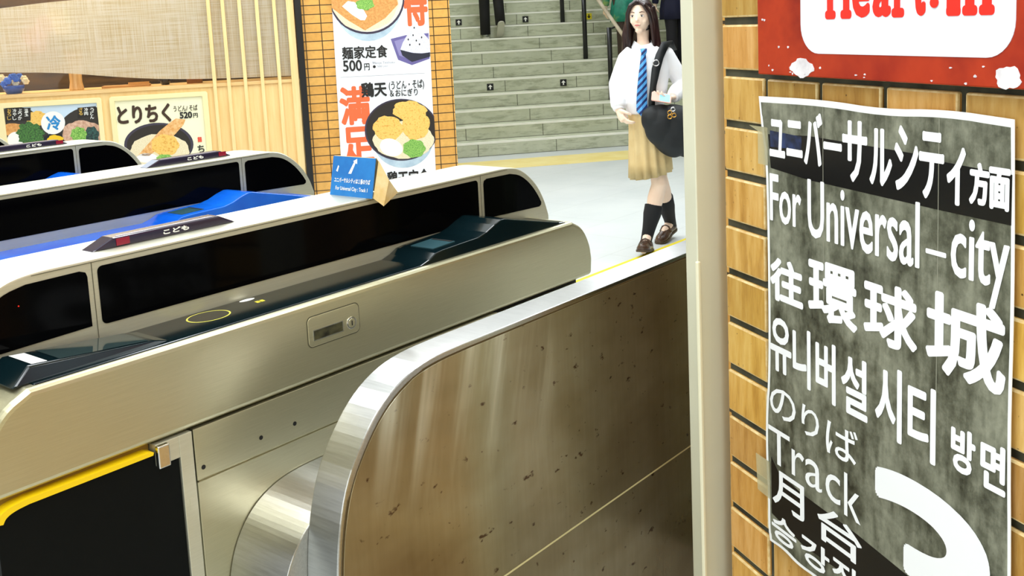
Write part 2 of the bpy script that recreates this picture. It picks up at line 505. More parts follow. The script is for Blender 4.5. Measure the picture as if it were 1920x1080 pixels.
for k in range(NS):
    mb.mi = 0; mb.box(-1.2, 5.2, k * TR_, NS * TR_ + 1.6, k * RI, (k + 1) * RI)
    mb.mi = 1; mb.box(-1.2, 5.2, k * TR_ - 0.004, k * TR_ + 0.03, (k + 1) * RI - 0.022, (k + 1) * RI + 0.001)
    mb.mi = 2
    mb.box(-1.2, 5.2, k * TR_ - 0.002, k * TR_ + 0.002, k * RI, k * RI + 0.004)
    x = 0.17 + 0.075 * -(k % 6) + 0.26
    for q in range(-2, 7):
        xx = 0.245 - 0.083 * k + q * 0.91
        if -1.2 < xx < 5.1: mb.box(xx - 0.003, xx + 0.003, k * TR_ - 0.002, k * TR_ + 0.004, k * RI, (k + 1) * RI - 0.024)
o = mb.build('stairs', [M_STAIR, M_NOSE, M_JOINT], loc=S0, rotz=B_ANG); o['kind'] = 'structure'
# yellow band on the floor before the stairs
o = MB().box(-2.4, 4.2, -1.10, -0.42, 0.0, 0.002).build('trim_band', mottled('yellow_floor_band', '#e8d27c', '#f2e29c', 3, 0.5), loc=S0, rotz=B_ANG); o['kind'] = 'structure'
o = MB().box(1.2, 9.0, 3.375, 3.405, 0, 0.003).build('trim_line', flat('yellow_line_paint', '#f2dc2a', 0.5)); o['kind'] = 'structure'
# far walls
o = MB().box(-4, 7, 5.9, 6.0, 0, 4.9).build('wall_back', flat('stair_back_wall', '#8c8a6a', 0.8), loc=S0, rotz=B_ANG); o['kind'] = 'structure'
o = MB().box(5.2, 5.3, -1.0, 6.0, 0, 4.9).build('wall_far', flat('stair_right_wall', '#a8a384', 0.8), loc=S0, rotz=B_ANG); o['kind'] = 'structure'

o = MB().box(-4, 3.6, -3.1, -3.0, 0, 4.9).build('wall_side', mottled('beige_side_wall', '#c9c296', '#e0dab4', 1.2, 0.7)); o['kind'] = 'structure'
o = MB().box(3.6, 16, -3.1, -3.0, 0, 4.9).build('wall_dark', flat('dark_green_wall', '#20261a', 0.6)); o['kind'] = 'structure'
# ---- near brick wall, every brick modelled
t = NT('glazed_brick'); v = t.coords((1, 1, 1))
at = t.n('ShaderNodeVertexColor'); at.layer_name = 'tone'
nz = t.noise(t.coords((40, 40, 6)), 1.2, 5, 0.65); sp = t.noise(v, 130, 2, 0.5)
c0 = t.ramp(nz, [(0.25, '#ad7c34'), (0.5, '#d4a75e'), (0.75, '#e6c284')])
mx = t.n('ShaderNodeMix'); mx.data_type = 'RGBA'; mx.blend_type = 'MULTIPLY'; mx.inputs[0].default_value = 1
t.l(c0, mx.inputs[6]); t.l(at.outputs[0], mx.inputs[7])
pit = t.ramp(sp, [(0.22, '#4a2d12'), (0.28, '#ffffff')])
mx2 = t.n('ShaderNodeMix'); mx2.data_type = 'RGBA'; mx2.blend_type = 'MULTIPLY'; mx2.inputs[0].default_value = 0.9
t.l(mx.outputs[2], mx2.inputs[6]); t.l(pit, mx2.inputs[7]); t.l(mx2.outputs[2], t.b.inputs['Base Color'])
t.b.inputs['Roughness'].default_value = 0.3; t.bump(nz, 0.35, 0.004)
M_BRICK = t.m
M_MORTAR = mottled('mortar', '#2e2e22', '#505040', 14, 0.9, bump=0.4)
bx, bz = 0.1515, 0.0927
bm = bmesh.new(); lay = bm.loops.layers.color.new('tone')
xs = -1.5345; x_end = -1.672
cols = [(x_end, xs - 0.006)] + [(xs + 0.006 + i * bx, xs + (i + 1) * bx - 0.006) for i in range(0, 12)]
r0 = 1.3871 - 14 * bz
for ci, (xa, xb) in enumerate(cols):
    for r in range(-1, 33):
        za, zb = r0 + r * bz + 0.007, r0 + (r + 1) * bz - 0.006
        if za < 0: za = 0.0
        if zb < 0.02: continue
        dx = random.uniform(-0.001, 0.001); yy = -0.006 + random.uniform(-0.0012, 0.0012)
        res = bmesh.ops.create_cube(bm, size=1.0)
        vs = res['verts']
        for q in vs: q.co = (xa + (q.co.x + 0.5) * (xb - xa) + dx, yy + (q.co.y + 0.5) * 0.012, za + (q.co.z + 0.5) * (zb - za))
        g_ = random.uniform(0.82, 1.05); c_ = (g_, g_ * random.uniform(0.93, 1.0), g_ * random.uniform(0.8, 0.95), 1)
        for f in {f for q in vs for f in q.link_faces}:
            for lp in f.loops: lp[lay] = c_
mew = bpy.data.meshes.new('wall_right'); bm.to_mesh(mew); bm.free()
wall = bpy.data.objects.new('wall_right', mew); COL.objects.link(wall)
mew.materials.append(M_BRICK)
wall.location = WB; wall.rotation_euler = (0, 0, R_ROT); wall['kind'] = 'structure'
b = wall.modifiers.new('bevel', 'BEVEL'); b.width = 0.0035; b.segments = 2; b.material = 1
mew.materials.append(mottled('worn_brick_edge', '#d2ad6c', '#ecd6a0', 60, 0.35))  # bevelled edges take a paler colour than the brick faces
o = MB().box(-1.672, 0.28, 0.0, 0.9, 0, 4.9).build('wall_mortar', M_MORTAR, loc=WB, rotz=R_ROT); o['kind'] = 'structure'
o = MB().box(-1.680, -1.672, 0.0, 1.20, 0, 4.9).build('wall_end', M_TILE, loc=WB, rotz=R_ROT); o['kind'] = 'structure'
o = MB().box(-1.676, -1.60, 1.20, 5.0, 0, 4.9).build('wall_end_dark', flat('dark_green_panel', '#1c2214', 0.5), loc=WB, rotz=R_ROT); o['kind'] = 'structure'  # unseen dark surface, added to darken the fence's reflection
o = MB().box(2.45, 2.50, 0.70, 1.05, 0, 2.3).build('wall_partition', flat('dark_green_panel', '#1c2214', 0.5)); o['kind'] = 'structure'  # unseen dark board, added so the fence mirrors a dark band
o = MB().box(2.44, 2.50, 0.62, 0.70, 0, 2.3).build('trim_partition', flat('yellow_green_trim', '#b4b24a', 0.5)); o['kind'] = 'structure'  # added strip, mirrored as the yellow-green band in the fence
o = MB().box(2.44, 2.50, 1.05, 1.18, 0, 2.3).build('trim_partition_end', flat('grey_green_trim', '#5f6a50', 0.5)); o['kind'] = 'structure'  # added strip, mirrored as the lighter green band in the fence

# ================================================================== ticket gates
GU = 0.8333                                             # metres per drawing unit of the gates and the fence
GZ = 1.5 * (1 - GU)                                     # height of drawing level 0 above the floor
UNIT[0] = Matrix.Translation((0, 0, GZ)) @ Matrix.Scale(GU, 4)
FL = -GZ / GU                                           # the floor in drawing units
XC, YG = 1.630, 1.755                                   # middle of the near gate, its face towards the viewer
PITCH = 1.10


def body_profile():
    l = [(-0.905, 0.727), (-0.910, 0.777), (-0.902, 0.826), (-0.868, 0.879), (-0.815, 0.905)]
    r = [(-x, z) for x, z in l][::-1]
    l2 = smooth_poly(l[1:], 2); r2 = smooth_poly(r[:-1], 2)
    return [l[0]] + l2 + r2 + [r[-1]]


def cover_profile():
    r = [(0.60, 1.073), (0.734, 1.073), (0.795, 1.052), (0.856, 1.003), (0.892, 0.950), (0.911, 0.898)]
    r = smooth_poly(r, 3)
    return r + [(0.911, 0.86), (-0.911, 0.86)] + [(-x, z) for x, z in r[::-1]]


def tray_top():
    # height of the tray along x (card slot hump at the far end)
    p = [(-0.80, 0.9075), (0.185, 0.9075), (0.215, 0.916), (0.24, 0.928), (0.265, 0.931), (0.345, 0.934), (0.405, 0.936),
         (0.44, 0.944), (0.475, 0.958), (0.505, 0.9665), (0.52, 0.966), (0.77, 0.910), (0.80, 0.9075)]
    return p


def make_gate(label, tray_mat, bar_x, near):
    g = thing('ticket_gate', label, 'ticket gate', (XC * GU, YG * GU, 0), 0, 'ticket gates in a row')
    # upper casing
    MB().prism(body_profile(), 0.0, 0.335).build('upper_casing', M_STEEL, g, bevel=0.012, seg=3)
    # lower casing with the panels
    low = MB()
    low.box(-0.50, 0.45, 0.004, 0.331, FL, 0.7225); low.box(0.45, 0.85, 0.004, 0.331, FL, 0.712)
    lc = low.build('lower_casing', M_STEEL, g)
    MB().box(-0.505, 0.45, 0.0, 0.004, 0.6165, 0.7235).build('strip_panel', M_STEEL, g, bevel=0.001)
    MB().box(-0.505, 0.85, 0.0, 0.004, FL + 0.02, 0.6125).build('lower_panel', M_STEEL, g, bevel=0.001)
    MB().box(0.45, 0.85, 0.0, 0.004, 0.6165, 0.712).build('strip_panel', M_STEEL, g, bevel=0.001)
    MB().box(-0.86, 0.86, 0.03, 0.30, 0.60, 0.7275).box(-0.900, -0.86, 0.032, 0.33, FL, 0.727).build('casing_core', M_SEAM, g)
    for hx, hz in ((-0.489, 0.640), (-0.345, 0.651), (-0.254, 0.651)):
        h = MB(); h.prism(ell(hx, hz, 0.0048, 0.0048, 16), -0.0006, 0.002); h.build('screw_hole', M_SEAM, g)
    # door opening with the flap
    fr = MB(); fr.box(-0.538, -0.5085, 0.0, 0.03, FL, 0.7225); fr.box(-0.905, -0.5, 0.0, 0.33, FL, FL + 0.06)
    fr.box(-0.590, -0.538, 0.0, 0.03, 0.679, 0.7225)
    fr.build('flap_frame', M_FRAME, g, bevel=0.001)
    MB().prism(rrect(-0.527, -0.515, 0.562, 0.588, 0.002), -0.0008, 0.002).build('latch_plate', M_FRAME, g)
    tb = MB(); tb.prism(rrect(-0.592, -0.566, 0.676, 0.7215, 0.003), -0.012, 0.0); tb.build('flap_bracket', M_SHINY, g, bevel=0.005, seg=3)
    lp = MB(); lp.box(-0.905, -0.592, 0.022, 0.03, 0.700, 0.7265); lp.build('flap_lining', mottled('brown_lining', '#8a6c24', '#a5853a', 8, 0.6), g)
    out = [(-0.897, FL + 0.06), (-0.897, 0.66)] + smooth_poly([(-0.897, 0.66), (-0.895, 0.690), (-0.880, 0.706), (-0.852, 0.710)], 2)[1:] + [(-0.602, 0.7085), (-0.540, 0.700), (-0.540, FL + 0.06)]
    fl = MB().prism([(x, z) for x, z in out], 0.004, 0.028).build('gate_flap', M_FLAP, g)
    arc_ = smooth_poly([(-0.899, 0.690), (-0.894, 0.706), (-0.872, 0.715), (-0.840, 0.7175)], 3) + [(-0.606, 0.7145), (-0.596, 0.711)]
    inn = [(-0.598, 0.7055), (-0.840, 0.7065)] + smooth_poly([(-0.840, 0.7065), (-0.866, 0.704), (-0.882, 0.698), (-0.888, 0.688)], 3)
    MB().prism(arc_ + inn, -0.004, 0.026).build('flap_edge', M_YEL, fl, bevel=0.001)
    # cover with dark windows
    cv = MB().prism(cover_profile(), 0.160, 0.335).build('sensor_cover', M_FRAME, g, bevel=0.014, seg=3)
    for yy, s in ((0.1592, 1), (0.3358, 1)):
        y0, y1 = yy - 0.0006, yy + 0.0006
        MB().prism(rrect(-0.583, 0.580, 0.937, 1.0555, 0.011), y0, y1).build('sensor_window', M_BLACK, g)
        rw = [(0.605, 0.9395), (0.862, 0.9315), (0.872, 0.936), (0.873, 0.944)] + smooth_poly([(0.873, 0.944), (0.858, 0.968), (0.824, 1.008), (0.775, 1.042), (0.727, 1.052)], 2)[1:] + [(0.620, 1.0535), (0.608, 1.049), (0.605, 1.040)]
        MB().prism(rw, y0, y1).build('sensor_window', M_BLACK, g)
        MB().prism([(-x, z) for x, z in rw], y0, y1).build('sensor_window', M_BLACK, g)
    gr = MB()
    for xx in (-0.594, 0.5925): gr.box(xx - 0.0006, xx + 0.0006, 0.1588, 0.1596, 0.865, 1.066)
    gr.box(-0.715, 0.715, 0.1588, 0.1598, 1.0655, 1.0667)
    gr.build('cover_seam', flat('dark_groove', '#56533f', 0.6), g)
    # tray
    tp = tray_top()
    MB().prism([(-0.80, 0.895)] + tp + [(0.80, 0.895)], 0.016, 0.1585).build('reader_tray', tray_mat, g, bevel=0.003)
    MB().prism([(-0.80, 0.895), (-0.80, 0.9075), (0.80, 0.9075), (0.80, 0.895)], 0.335, 0.34).build('tray_lip', tray_mat, g)
    # card slot plate on the hump
    sl = MB(); sl.prism([(0.262, 0.9325), (0.262, 0.9300), (0.345, 0.9333), (0.345, 0.9358)], 0.045, 0.125)
    sp_ = sl.build('ticket_slot', flat('slot_plate', '#2f5058' if near else '#5a6a78', 0.3), g)
    MB().box(0.335, 0.343, 0.05, 0.12, 0.934, 0.9365).build('slot_mouth', M_SEAM, sp_)
    # indicator bar
    b0, b1 = bar_x
    prof = [(b0, 1.0725), (b0 + 0.05, 1.094), (b1 - 0.045, 1.094), (b1, 1.0725)]
    bar = MB().prism(prof, 0.215, 0.262).build('indicator_bar', flat('smoked_indicator', '#2a2438', 0.12), g, bevel=0.004)
    e0 = b0 if near else b1 - 0.11
    MB().prism([(e0 + 0.055, 1.0765), (e0 + 0.055, 1.091), (e0 + 0.085, 1.091), (e0 + 0.085, 1.0765)], 0.2132, 0.2155).build('red_lamp', M_RED, bar)
    mid = (b0 + b1) / 2 + 0.02
    text('lettering', 'こども', (mid - 0.032, mid + 0.032, 1.0785, 1.0895), 0.2146, M_WHITE, bar, wt=0.0006)
    MB().prism([(b0 + 0.06, 1.0945), (b0 + 0.06, 1.0955), (b1 - 0.06, 1.0955), (b1 - 0.06, 1.0945)], 0.220, 0.226).build('light_strip', flat('indicator_trim', '#b9b4c8', 0.2), bar)
    if near:
        # glass screen block at the near end of the tray
        scb = MB()
        A = [(-0.835, 0.026, 0.905), (-0.51, 0.026, 0.905), (-0.51, 0.150, 0.905), (-0.835, 0.150, 0.905)]
        Bq = [(-0.795, 0.040, 0.935), (-0.545, 0.040, 0.913), (-0.545, 0.140, 0.913), (-0.795, 0.140, 0.935)]
        va = [scb.bm.verts.new(p) for p in A]; vb = [scb.bm.verts.new(p) for p in Bq]
        scb.bm.faces.new(va[::-1]); scb.bm.faces.new(vb)
        for i in range(4): scb.bm.faces.new([va[i], va[(i + 1) % 4], vb[(i + 1) % 4], vb[i]])
        blk = scb.build('screen_housing', tray_mat, g, bevel=0.004)

        def zt(x): return 0.935 - (x + 0.795) / 0.25 * 0.022 + 0.0008
        q = MB()
        q.face([(-0.735, 0.044, zt(-0.735)), (-0.555, 0.044, zt(-0.555)), (-0.555, 0.136, zt(-0.555)), (-0.735, 0.136, zt(-0.735))])
        q.build('screen', M_SCREEN, blk)
        q = MB()
        q.face([(-0.786, 0.046, zt(-0.786)), (-0.757, 0.046, zt(-0.757)), (-0.757, 0.132, zt(-0.757)), (-0.786, 0.132, zt(-0.786))])
        q.build('paper_label', M_WHITE, blk)
        # card reader ring
        cx_, cy_ = 1.257 - XC, 0.118 - 0.01
        zz = 0.9078
        ring = MB(); n = 48
        for i in range(n):
            a0, a1 = 2 * PI * i / n, 2 * PI * (i + 1) / n
            ring.face([(cx_ + r_ * math.cos(a), cy_ + 0.78 * r_ * math.sin(a), zz) for a, r_ in ((a0, 0.0455), (a1, 0.0455), (a1, 0.0495), (a0, 0.0495))])
        rd = ring.build('card_reader', flat('yellow_ring', '#e8e060', 0.4), g)
        q = MB(); q.face([(cx_ + 0.0445 * math.cos(2 * PI * i / n), cy_ + 0.0445 * 0.78 * math.sin(2 * PI * i / n), zz - 0.0002) for i in range(n)])
        q.build('touch_pad', flat('reader_glass', '#10181a', 0.05), rd)
        q = MB(); q.face([(1.383 - XC + 0.020 * math.cos(2 * PI * i / 24), 0.143 + 0.009 * math.sin(2 * PI * i / 24), zz) for i in range(24)])
        ic = q.build('oval_sticker', M_WHITE, g)
        q = MB()
        for i in range(2):
            q.face([(x, y, zz) for x, y in ((1.379 - XC + 0.012 * i, 0.100), (1.389 - XC + 0.012 * i, 0.100), (1.392 - XC + 0.012 * i, 0.116), (1.382 - XC + 0.012 * i, 0.116))])
        q.build('yellow_sticker', flat('yellow_sticker', '#d8cc40', 0.5), g)
        # lock plate with pull recess and key lock
        lx = -XC
        pl = MB().prism(rrect(1.431 + lx, 1.582 + lx, 0.806, 0.873, 0.012), -0.0022, 0.001).build('lock_plate', M_STEEL, g, bevel=0.0012)
        MB().prism(rrect(1.4285 + lx, 1.5845 + lx, 0.8035, 0.8755, 0.014), -0.0006, 0.001).build('plate_rim', flat('dark_groove', '#56533f', 0.6), pl)
        MB().prism(rrect(1.4435 + lx, 1.532 + lx, 0.8185, 0.8435, 0.001, 2), -0.0030, 0.0).build('pull_frame', M_SHINY, pl)
        MB().prism(rrect(1.446 + lx, 1.5295 + lx, 0.8205, 0.8415, 0.001, 2), -0.0034, 0.0).build('pull_recess', mottled('recess_dark', '#14140c', '#4c4a30', 30, 0.4, stretch=(1, 1, 2)), pl)
        kl = MB(); kl.prism(ell(1.557 + lx, 0.8315, 0.0145, 0.0145, 28), -0.0042, 0.0)
        k = kl.build('key_lock', M_SHINY, pl, bevel=0.001)
        MB().prism(ell(1.557 + lx, 0.8315, 0.0105, 0.0105, 24), -0.0050, 0).build('lock_barrel', M_STEEL, k, bevel=0.001)
        MB().prism([(1.5555 + lx, 0.826), (1.5585 + lx, 0.826), (1.5585 + lx, 0.837), (1.5555 + lx, 0.837)], -0.0053, 0).build('key_hole', M_SEAM, k)
        MB().prism(ell(0.805 - XC + 0.08, 1.015, 0.0013, 0.0013, 10), 0.1575, 0.159).build('red_lamp', flat('red_led', '#d82418', 0.3, emit=0.6), g)
    return g


make_gate('nearest steel ticket gate with black tray, round yellow card reader ring and key lock', M_TRAY, (1.070 - XC, 1.425 - XC), True)
g2 = make_gate('second steel ticket gate, bright blue tray with a raised slot, red ended bar on top', M_BLUE, (1.886 - XC, 2.225 - XC), False)
g2.location.y = (YG + PITCH) * GU
g3 = copy_tree(g2); g3.location.y = (YG + 2 * PITCH + 0.02) * GU
g3['label'] = 'third steel ticket gate from the front, just before the framed cold noodle poster'
g4 = copy_tree(g2); g4.location.y = (YG + 3 * PITCH + 0.06) * GU
g4['label'] = 'farthest ticket gate, only the rounded end of its dark top showing at the left edge'

# ================================================================== steel fence beside the gates
FY0, FY1 = 1.488, 1.581
fn = thing('barrier_fence', 'waist high brown stained steel barrier panel with rounded end and bright rim', 'barrier', (0, 0, 0))
oc = [(1.2395, FL), (1.2400, 0.40)] + smooth_poly([(1.240, 0.40), (1.2440, 0.455), (1.256, 0.530), (1.281, 0.612), (1.327, 0.682), (1.385, 0.743), (1.460, 0.783), (1.545, 0.798), (1.650, 0.800)], 2)[1:]
outer = oc + [(3.30, 0.80), (3.30, FL)]
t = NT('stained_steel'); v = t.coords((1, 1, 1))
fa = t.noise(t.coords((1.2, 1, 2.0)), 1.9, 4, 0.55); fb = t.noise(t.coords((1, 1, 1.6)), 30, 3, 0.6); fc = t.noise(t.coords((50, 1, 3)), 1.5, 4, 0.6)
c0 = t.ramp(fa, [(0.35, '#8d7e5e'), (0.5, '#a09474'), (0.68, '#b3ab90')])
sp_ = t.ramp(fb, [(0.28, '#6e3c12'), (0.345, '#ffffff')])
sk = t.ramp(fc, [(0.3, (0.9, 0.88, 0.84)), (0.7, (1, 1, 1))])
a1 = t.n('ShaderNodeMix'); a1.data_type = 'RGBA'; a1.blend_type = 'MULTIPLY'; a1.inputs[0].default_value = 0.85
a2 = t.n('ShaderNodeMix'); a2.data_type = 'RGBA'; a2.blend_type = 'MULTIPLY'; a2.inputs[0].default_value = 1
t.l(c0, a1.inputs[6]); t.l(sp_, a1.inputs[7]); t.l(a1.outputs[2], a2.inputs[6]); t.l(sk, a2.inputs[7])
# dried cleaning streaks running down from the upper edge
cc = t.n('ShaderNodeTexCoord'); mpp = t.n('ShaderNodeMapping'); mpp.inputs['Rotation'].default_value = (0, math.radians(-15), 0); mpr = mpp; mpp = t.n('ShaderNodeMapping'); mpp.inputs['Scale'].default_value = (17, 1, 1.0); t.l(mpr.outputs[0], mpp.inputs[0])
t.l(cc.outputs['Object'], mpr.inputs[0]); st_ = t.noise(mpp.outputs[0], 1.0, 3, 0.5)
sx3 = t.n('ShaderNodeSeparateXYZ'); t.l(cc.outputs['Object'], sx3.inputs[0])
def mr(src, a, b):
    r = t.n('ShaderNodeMapRange'); r.interpolation_type = 'SMOOTHSTEP'; r.inputs['From Min'].default_value = a; r.inputs['From Max'].default_value = b; t.l(src, r.inputs[0]); return r.outputs[0]
def mul(a, b):
    r = t.n('ShaderNodeMath'); r.operation = 'MULTIPLY'; t.l(a, r.inputs[0]); t.l(b, r.inputs[1]); return r.outputs[0]
msk = mul(mul(mr(sx3.outputs[0], 1.09, 1.20), mr(sx3.outputs[0], 1.66, 1.58)), mul(mr(sx3.outputs[2], 0.60, 0.86), mr(st_, 0.40, 0.72)))
hm = t.n('ShaderNodeMath'); hm.operation = 'MULTIPLY'; hm.inputs[1].default_value = 0.6; t.l(msk, hm.inputs[0])
a3 = t.n('ShaderNodeMix'); a3.data_type = 'RGBA'; t.l(hm.outputs[0], a3.inputs[0]); t.l(a2.outputs[2], a3.inputs[6]); a3.inputs[7].default_value = lin('#dcdccb')
t.l(a3.outputs[2], t.b.inputs['Base Color'])
iv = t.n('ShaderNodeMath'); iv.operation = 'SUBTRACT'; iv.inputs[0].default_value = 0.66; t.l(hm.outputs[0], iv.inputs[1])
t.l(iv.outputs[0], t.b.inputs['Metallic']); t.b.inputs['Roughness'].default_value = 0.22
t.bump(fc, 0.05, 0.001)
M_STAIN = t.m
MB().prism(outer, FY0 + 0.002, FY1, smooth=False).build('fence_rim', M_WRAP, fn, bevel=0.003)
ins = 0.014
ic = [(x + ins if x < 1.46 else x + ins * 0.6, z - (0 if z < 0.5 else ins * (z - 0.5) / 0.3)) for x, z in oc]


def part_of(poly, z0, z1): return clip_poly(clip_poly(poly, 1, z1, True), 1, z0, False)


inner = ic + [(3.28, 0.786), (3.28, FL)]
MB().prism(part_of(inner, 0.2085, 0.9), FY0 - 0.0005, FY0 + 0.006).build('upper_plate', M_STAIN, fn, bevel=0.0008)
MB().prism(part_of(inner, FL + 0.012, 0.2050), FY0 - 0.0005, FY0 + 0.006).build('lower_plate', M_STAIN, fn, bevel=0.0008)
MB().box(1.26, 3.27, FY0 - 0.0012, FY0 + 0.006, 0.2045, 0.2085).build('plate_seam', flat('pale_seam', '#d8cf9c', 0.4), fn)
MB().prism([(x + 0.010 if x < 1.5 else x, z - 0.0105 if z > 0.6 else z) for x, z in oc] + [(3.29, 0.7895), (3.29, FL)], FY0 + 0.0005, FY0 + 0.004).build('plate_groove', flat('brown_groove', '#4a3a18', 0.6), fn)
fo = [(1.172, FL), (1.174, 0.36)] + smooth_poly([(1.174, 0.36), (1.179, 0.392), (1.190, 0.430), (1.208, 0.466), (1.235, 0.500), (1.272, 0.527), (1.325, 0.546), (1.380, 0.552), (1.46, 0.552)], 2)[1:] + [(2.55, 0.552), (2.55, FL)]
MB().prism(fo, FY1, YG - 0.002).build('rounded_foot', M_WRAP, fn, bevel=0.002)

UNIT[0] = None
# ================================================================== painted post at the end of the brick wall
pt = thing('steel_post', 'cream painted square steel post standing before the edge of the brick wall', 'post', (0, 0, 0))
pc = CAM + ray(1318, 540) * 1.93
def at_x(u, v, d): return CAM + ray(u, v) * d
ra = at_x(1309, 540, 1.965); rb = at_x(1373.5, 540, 2.03); rc = at_x(1287, 540, 2.02)
base = [(ra.x, ra.y), (rb.x, rb.y), (rb.x + rc.x - ra.x, rb.y + rc.y - ra.y), (rc.x, rc.y)]
mb = MB()
A = [mb.bm.verts.new((x, y, 0.0)) for x, y in base]; Bv = [mb.bm.verts.new((x, y, 4.9)) for x, y in base]
mb.bm.faces.new(A); mb.bm.faces.new(Bv)
for i in range(4): mb.bm.faces.new([A[i], A[(i + 1) % 4], Bv[(i + 1) % 4], Bv[i]])
M_POST = mottled('cream_paint', '#d0cfb6', '#d8d7c0', 2, 0.4)
mb.build('post_shaft', M_POST, pt, bevel=0.004, seg=3)
cg = MB(); cg.box(-0.004, 0.004, -0.004, 0.004, 0.0, 1.035)  # added pale strip, stands in for a reflection on the post's edge
cgo = cg.build('corner_guard', flat('pale_guard', '#e6e2c6', 0.25), pt, bevel=0.002); cgo.location = (ra.x - 0.0005, ra.y - 0.001, 0)
cgo.rotation_euler = (0, 0, math.atan2(rb.y - ra.y, rb.x - ra.x))

# ================================================================== signs on the brick wall
SY = -0.0135
hs = thing('shop_sign', 'red bordered white shop sign with rounded red letters on the brick wall', 'sign', WB, R_ROT)
M_SRED = mottled('red_enamel', '#7c120a', '#b03416', 3.5, 0.22, c2='#8e1c0c')
MB().box(-1.529, -0.62, SY - 0.010, SY, 1.3905, 1.80).build('sign_board', M_SRED, hs, bevel=0.002)
MB().prism(rrect(-1.405, -0.975, 1.4275, 1.77, 0.045, 8), SY - 0.0108, SY - 0.0095).build('white_panel', flat('sign_white', '#e4e8f4', 0.35), hs)
M_LRED = flat('letter_red', '#ee2414', 0.4)
lt = [('H', (-1.337, -1.284)), ('e', (-1.278, -1.238)), ('a', (-1.233, -1.194)), ('r', (-1.188, -1.160)), ('t', (-1.150, -1.126)), ('I', (-1.088, -1.064)), ('n', (-1.056, -1.012))]
hh = {'H': 0.082, 'e': 0.056, 'a': 0.056, 'r': 0.056, 't': 0.072, 'I': 0.082, 'n': 0.056}
its = [(ch, (x0, x1, 1.4805, 1.4805 + hh[ch])) for ch, (x0, x1) in lt]
for ch, bx_ in its:                                       # slab letters with swollen feet
    sf = MB(); q = text_mesh(ch, bx_, SY - 0.0112, wt=0.0035); sf.add_mesh(q); bpy.data.meshes.remove(q)
    x0, x1 = bx_[0], bx_[1]
    feet = {'H': [x0 + 0.008, x1 - 0.008], 'r': [x0 + 0.008], 'I': [(x0 + x1) / 2], 'n': [x0 + 0.008, x1 - 0.008]}.get(ch, [])
    for q in feet: sf.prism(rrect(q - 0.0125, q + 0.0125, 1.4795, 1.4925, 0.005), SY - 0.0114, SY - 0.0108)
    sf.build('letter', M_LRED, hs)
sticker('letter_dot', ell(-1.110, 1.4975, 0.008, 0.007, 16), SY - 0.0112, M_LRED, hs)
M_WORN = mottled('worn_white', '#c9c4c8', '#efecee', 30, 0.6)
chips = [ell(-1.4035, 1.4045, 0.030, 0.0145, 26, 0, 0.16, 4, 3), ell(-0.985, 1.404, 0.020, 0.014, 22, 0, 0.16, 4, 5)]
rnd = random.Random(4)
for i in range(14):
    chips.append(ell(rnd.uniform(-1.52, -0.99), 1.394 + rnd.random() ** 2 * 0.03, rnd.uniform(0.001, 0.003), rnd.uniform(0.0008, 0.002), 8, 0, 0.3, 3, i))
for x_, z_ in ((-1.513, 1.482), (-1.507, 1.481), (-1.466, 1.437), (-1.440, 1.437)):
    chips.append(ell(x_, z_, 0.0025, 0.0018, 8, 0, 0.3, 3, 1))
for c_ in chips: MB().prism(c_, SY - 0.0106, SY - 0.0098).build('paint_chip', M_WORN, hs)

ps = thing('direction_poster', 'grey laminated paper poster with white multilingual letters and a large numeral', 'poster', WB, R_ROT)
left = smooth_poly([(-1.541, 1.352), (-1.5335, 1.297), (-1.5205, 1.245), (-1.518, 1.05), (-1.5205, 0.862), (-1.531, 0.79), (-1.532, 0.70), (-1.5265, 0.64), (-1.528, 0.575), (-1.5225, 0.550)], 2)
bot = smooth_poly([(-1.5225, 0.550), (-1.48, 0.553), (-1.44, 0.545), (-1.385, 0.549), (-1.25, 0.545), (-0.974, 0.55)], 2)
right = smooth_poly([(-0.972, 0.55), (-0.9725, 0.763), (-0.979, 0.95), (-0.977, 1.13), (-0.983, 1.353)], 2)
top = smooth_poly([(-0.983, 1.353), (-1.1, 1.358), (-1.22, 1.350), (-1.36, 1.356), (-1.541, 1.352)], 2)
outl = left + bot[1:] + right + top[1:-1]
PYS = -0.0150
MB().prism(outl, PYS, PYS + 0.0012).build('sheet', flat('paper_white', '#eef0f0', 0.35), ps)
cxp, czp = -1.255, 0.95
def inset(p, d):
    x, z = p
    return (x + d if x < cxp else x - d * 0.7, z)
ins_ = [((x + 0.007 if x < -1.4 else (x - 0.005 if x > -1.05 else x)), (z - 0.010 if z > 1.33 else (z + 0.006 if z < 0.56 else z))) for x, z in outl]
t = NT('worn_print'); v = t.coords((1, 1, 1))
f1 = t.noise(t.coords((7, 1, 6)), 1.6, 9, 0.68); f2 = t.noise(t.coords((30, 1, 5)), 1.5, 4, 0.6)
ad = t.n('ShaderNodeMath'); ad.operation = 'MULTIPLY_ADD'; ad.inputs[1].default_value = 0.35; t.l(f2, ad.inputs[0]); t.l(f1, ad.inputs[2])
t.l(t.ramp(ad.outputs[0], [(0.50, '#1a1b14'), (0.63, '#585a4c'), (0.74, '#7a7c6c'), (0.92, '#a0a18e')]), t.b.inputs['Base Color'])
t.b.inputs['Roughness'].default_value = 0.3
t.bump(f1, 0.15, 0.004)
MB().prism(ins_, PYS - 0.0003, PYS + 0.0003).build('grey_print', t.m, ps)
M_PBLK = flat('print_black', '#0c0d10', 0.25)
bb = MB()
bb.prism([(-1.513, 1.289), (-1.506, 1.232), (-1.40, 1.225), (-1.10, 1.222), (-0.984, 1.222), (-0.984, 1.285), (-1.10, 1.288), (-1.13, 1.293), (-1.40, 1.296)], PYS - 0.0006, PYS)
bb.build('black_band', M_PBLK, ps)
bb = MB()
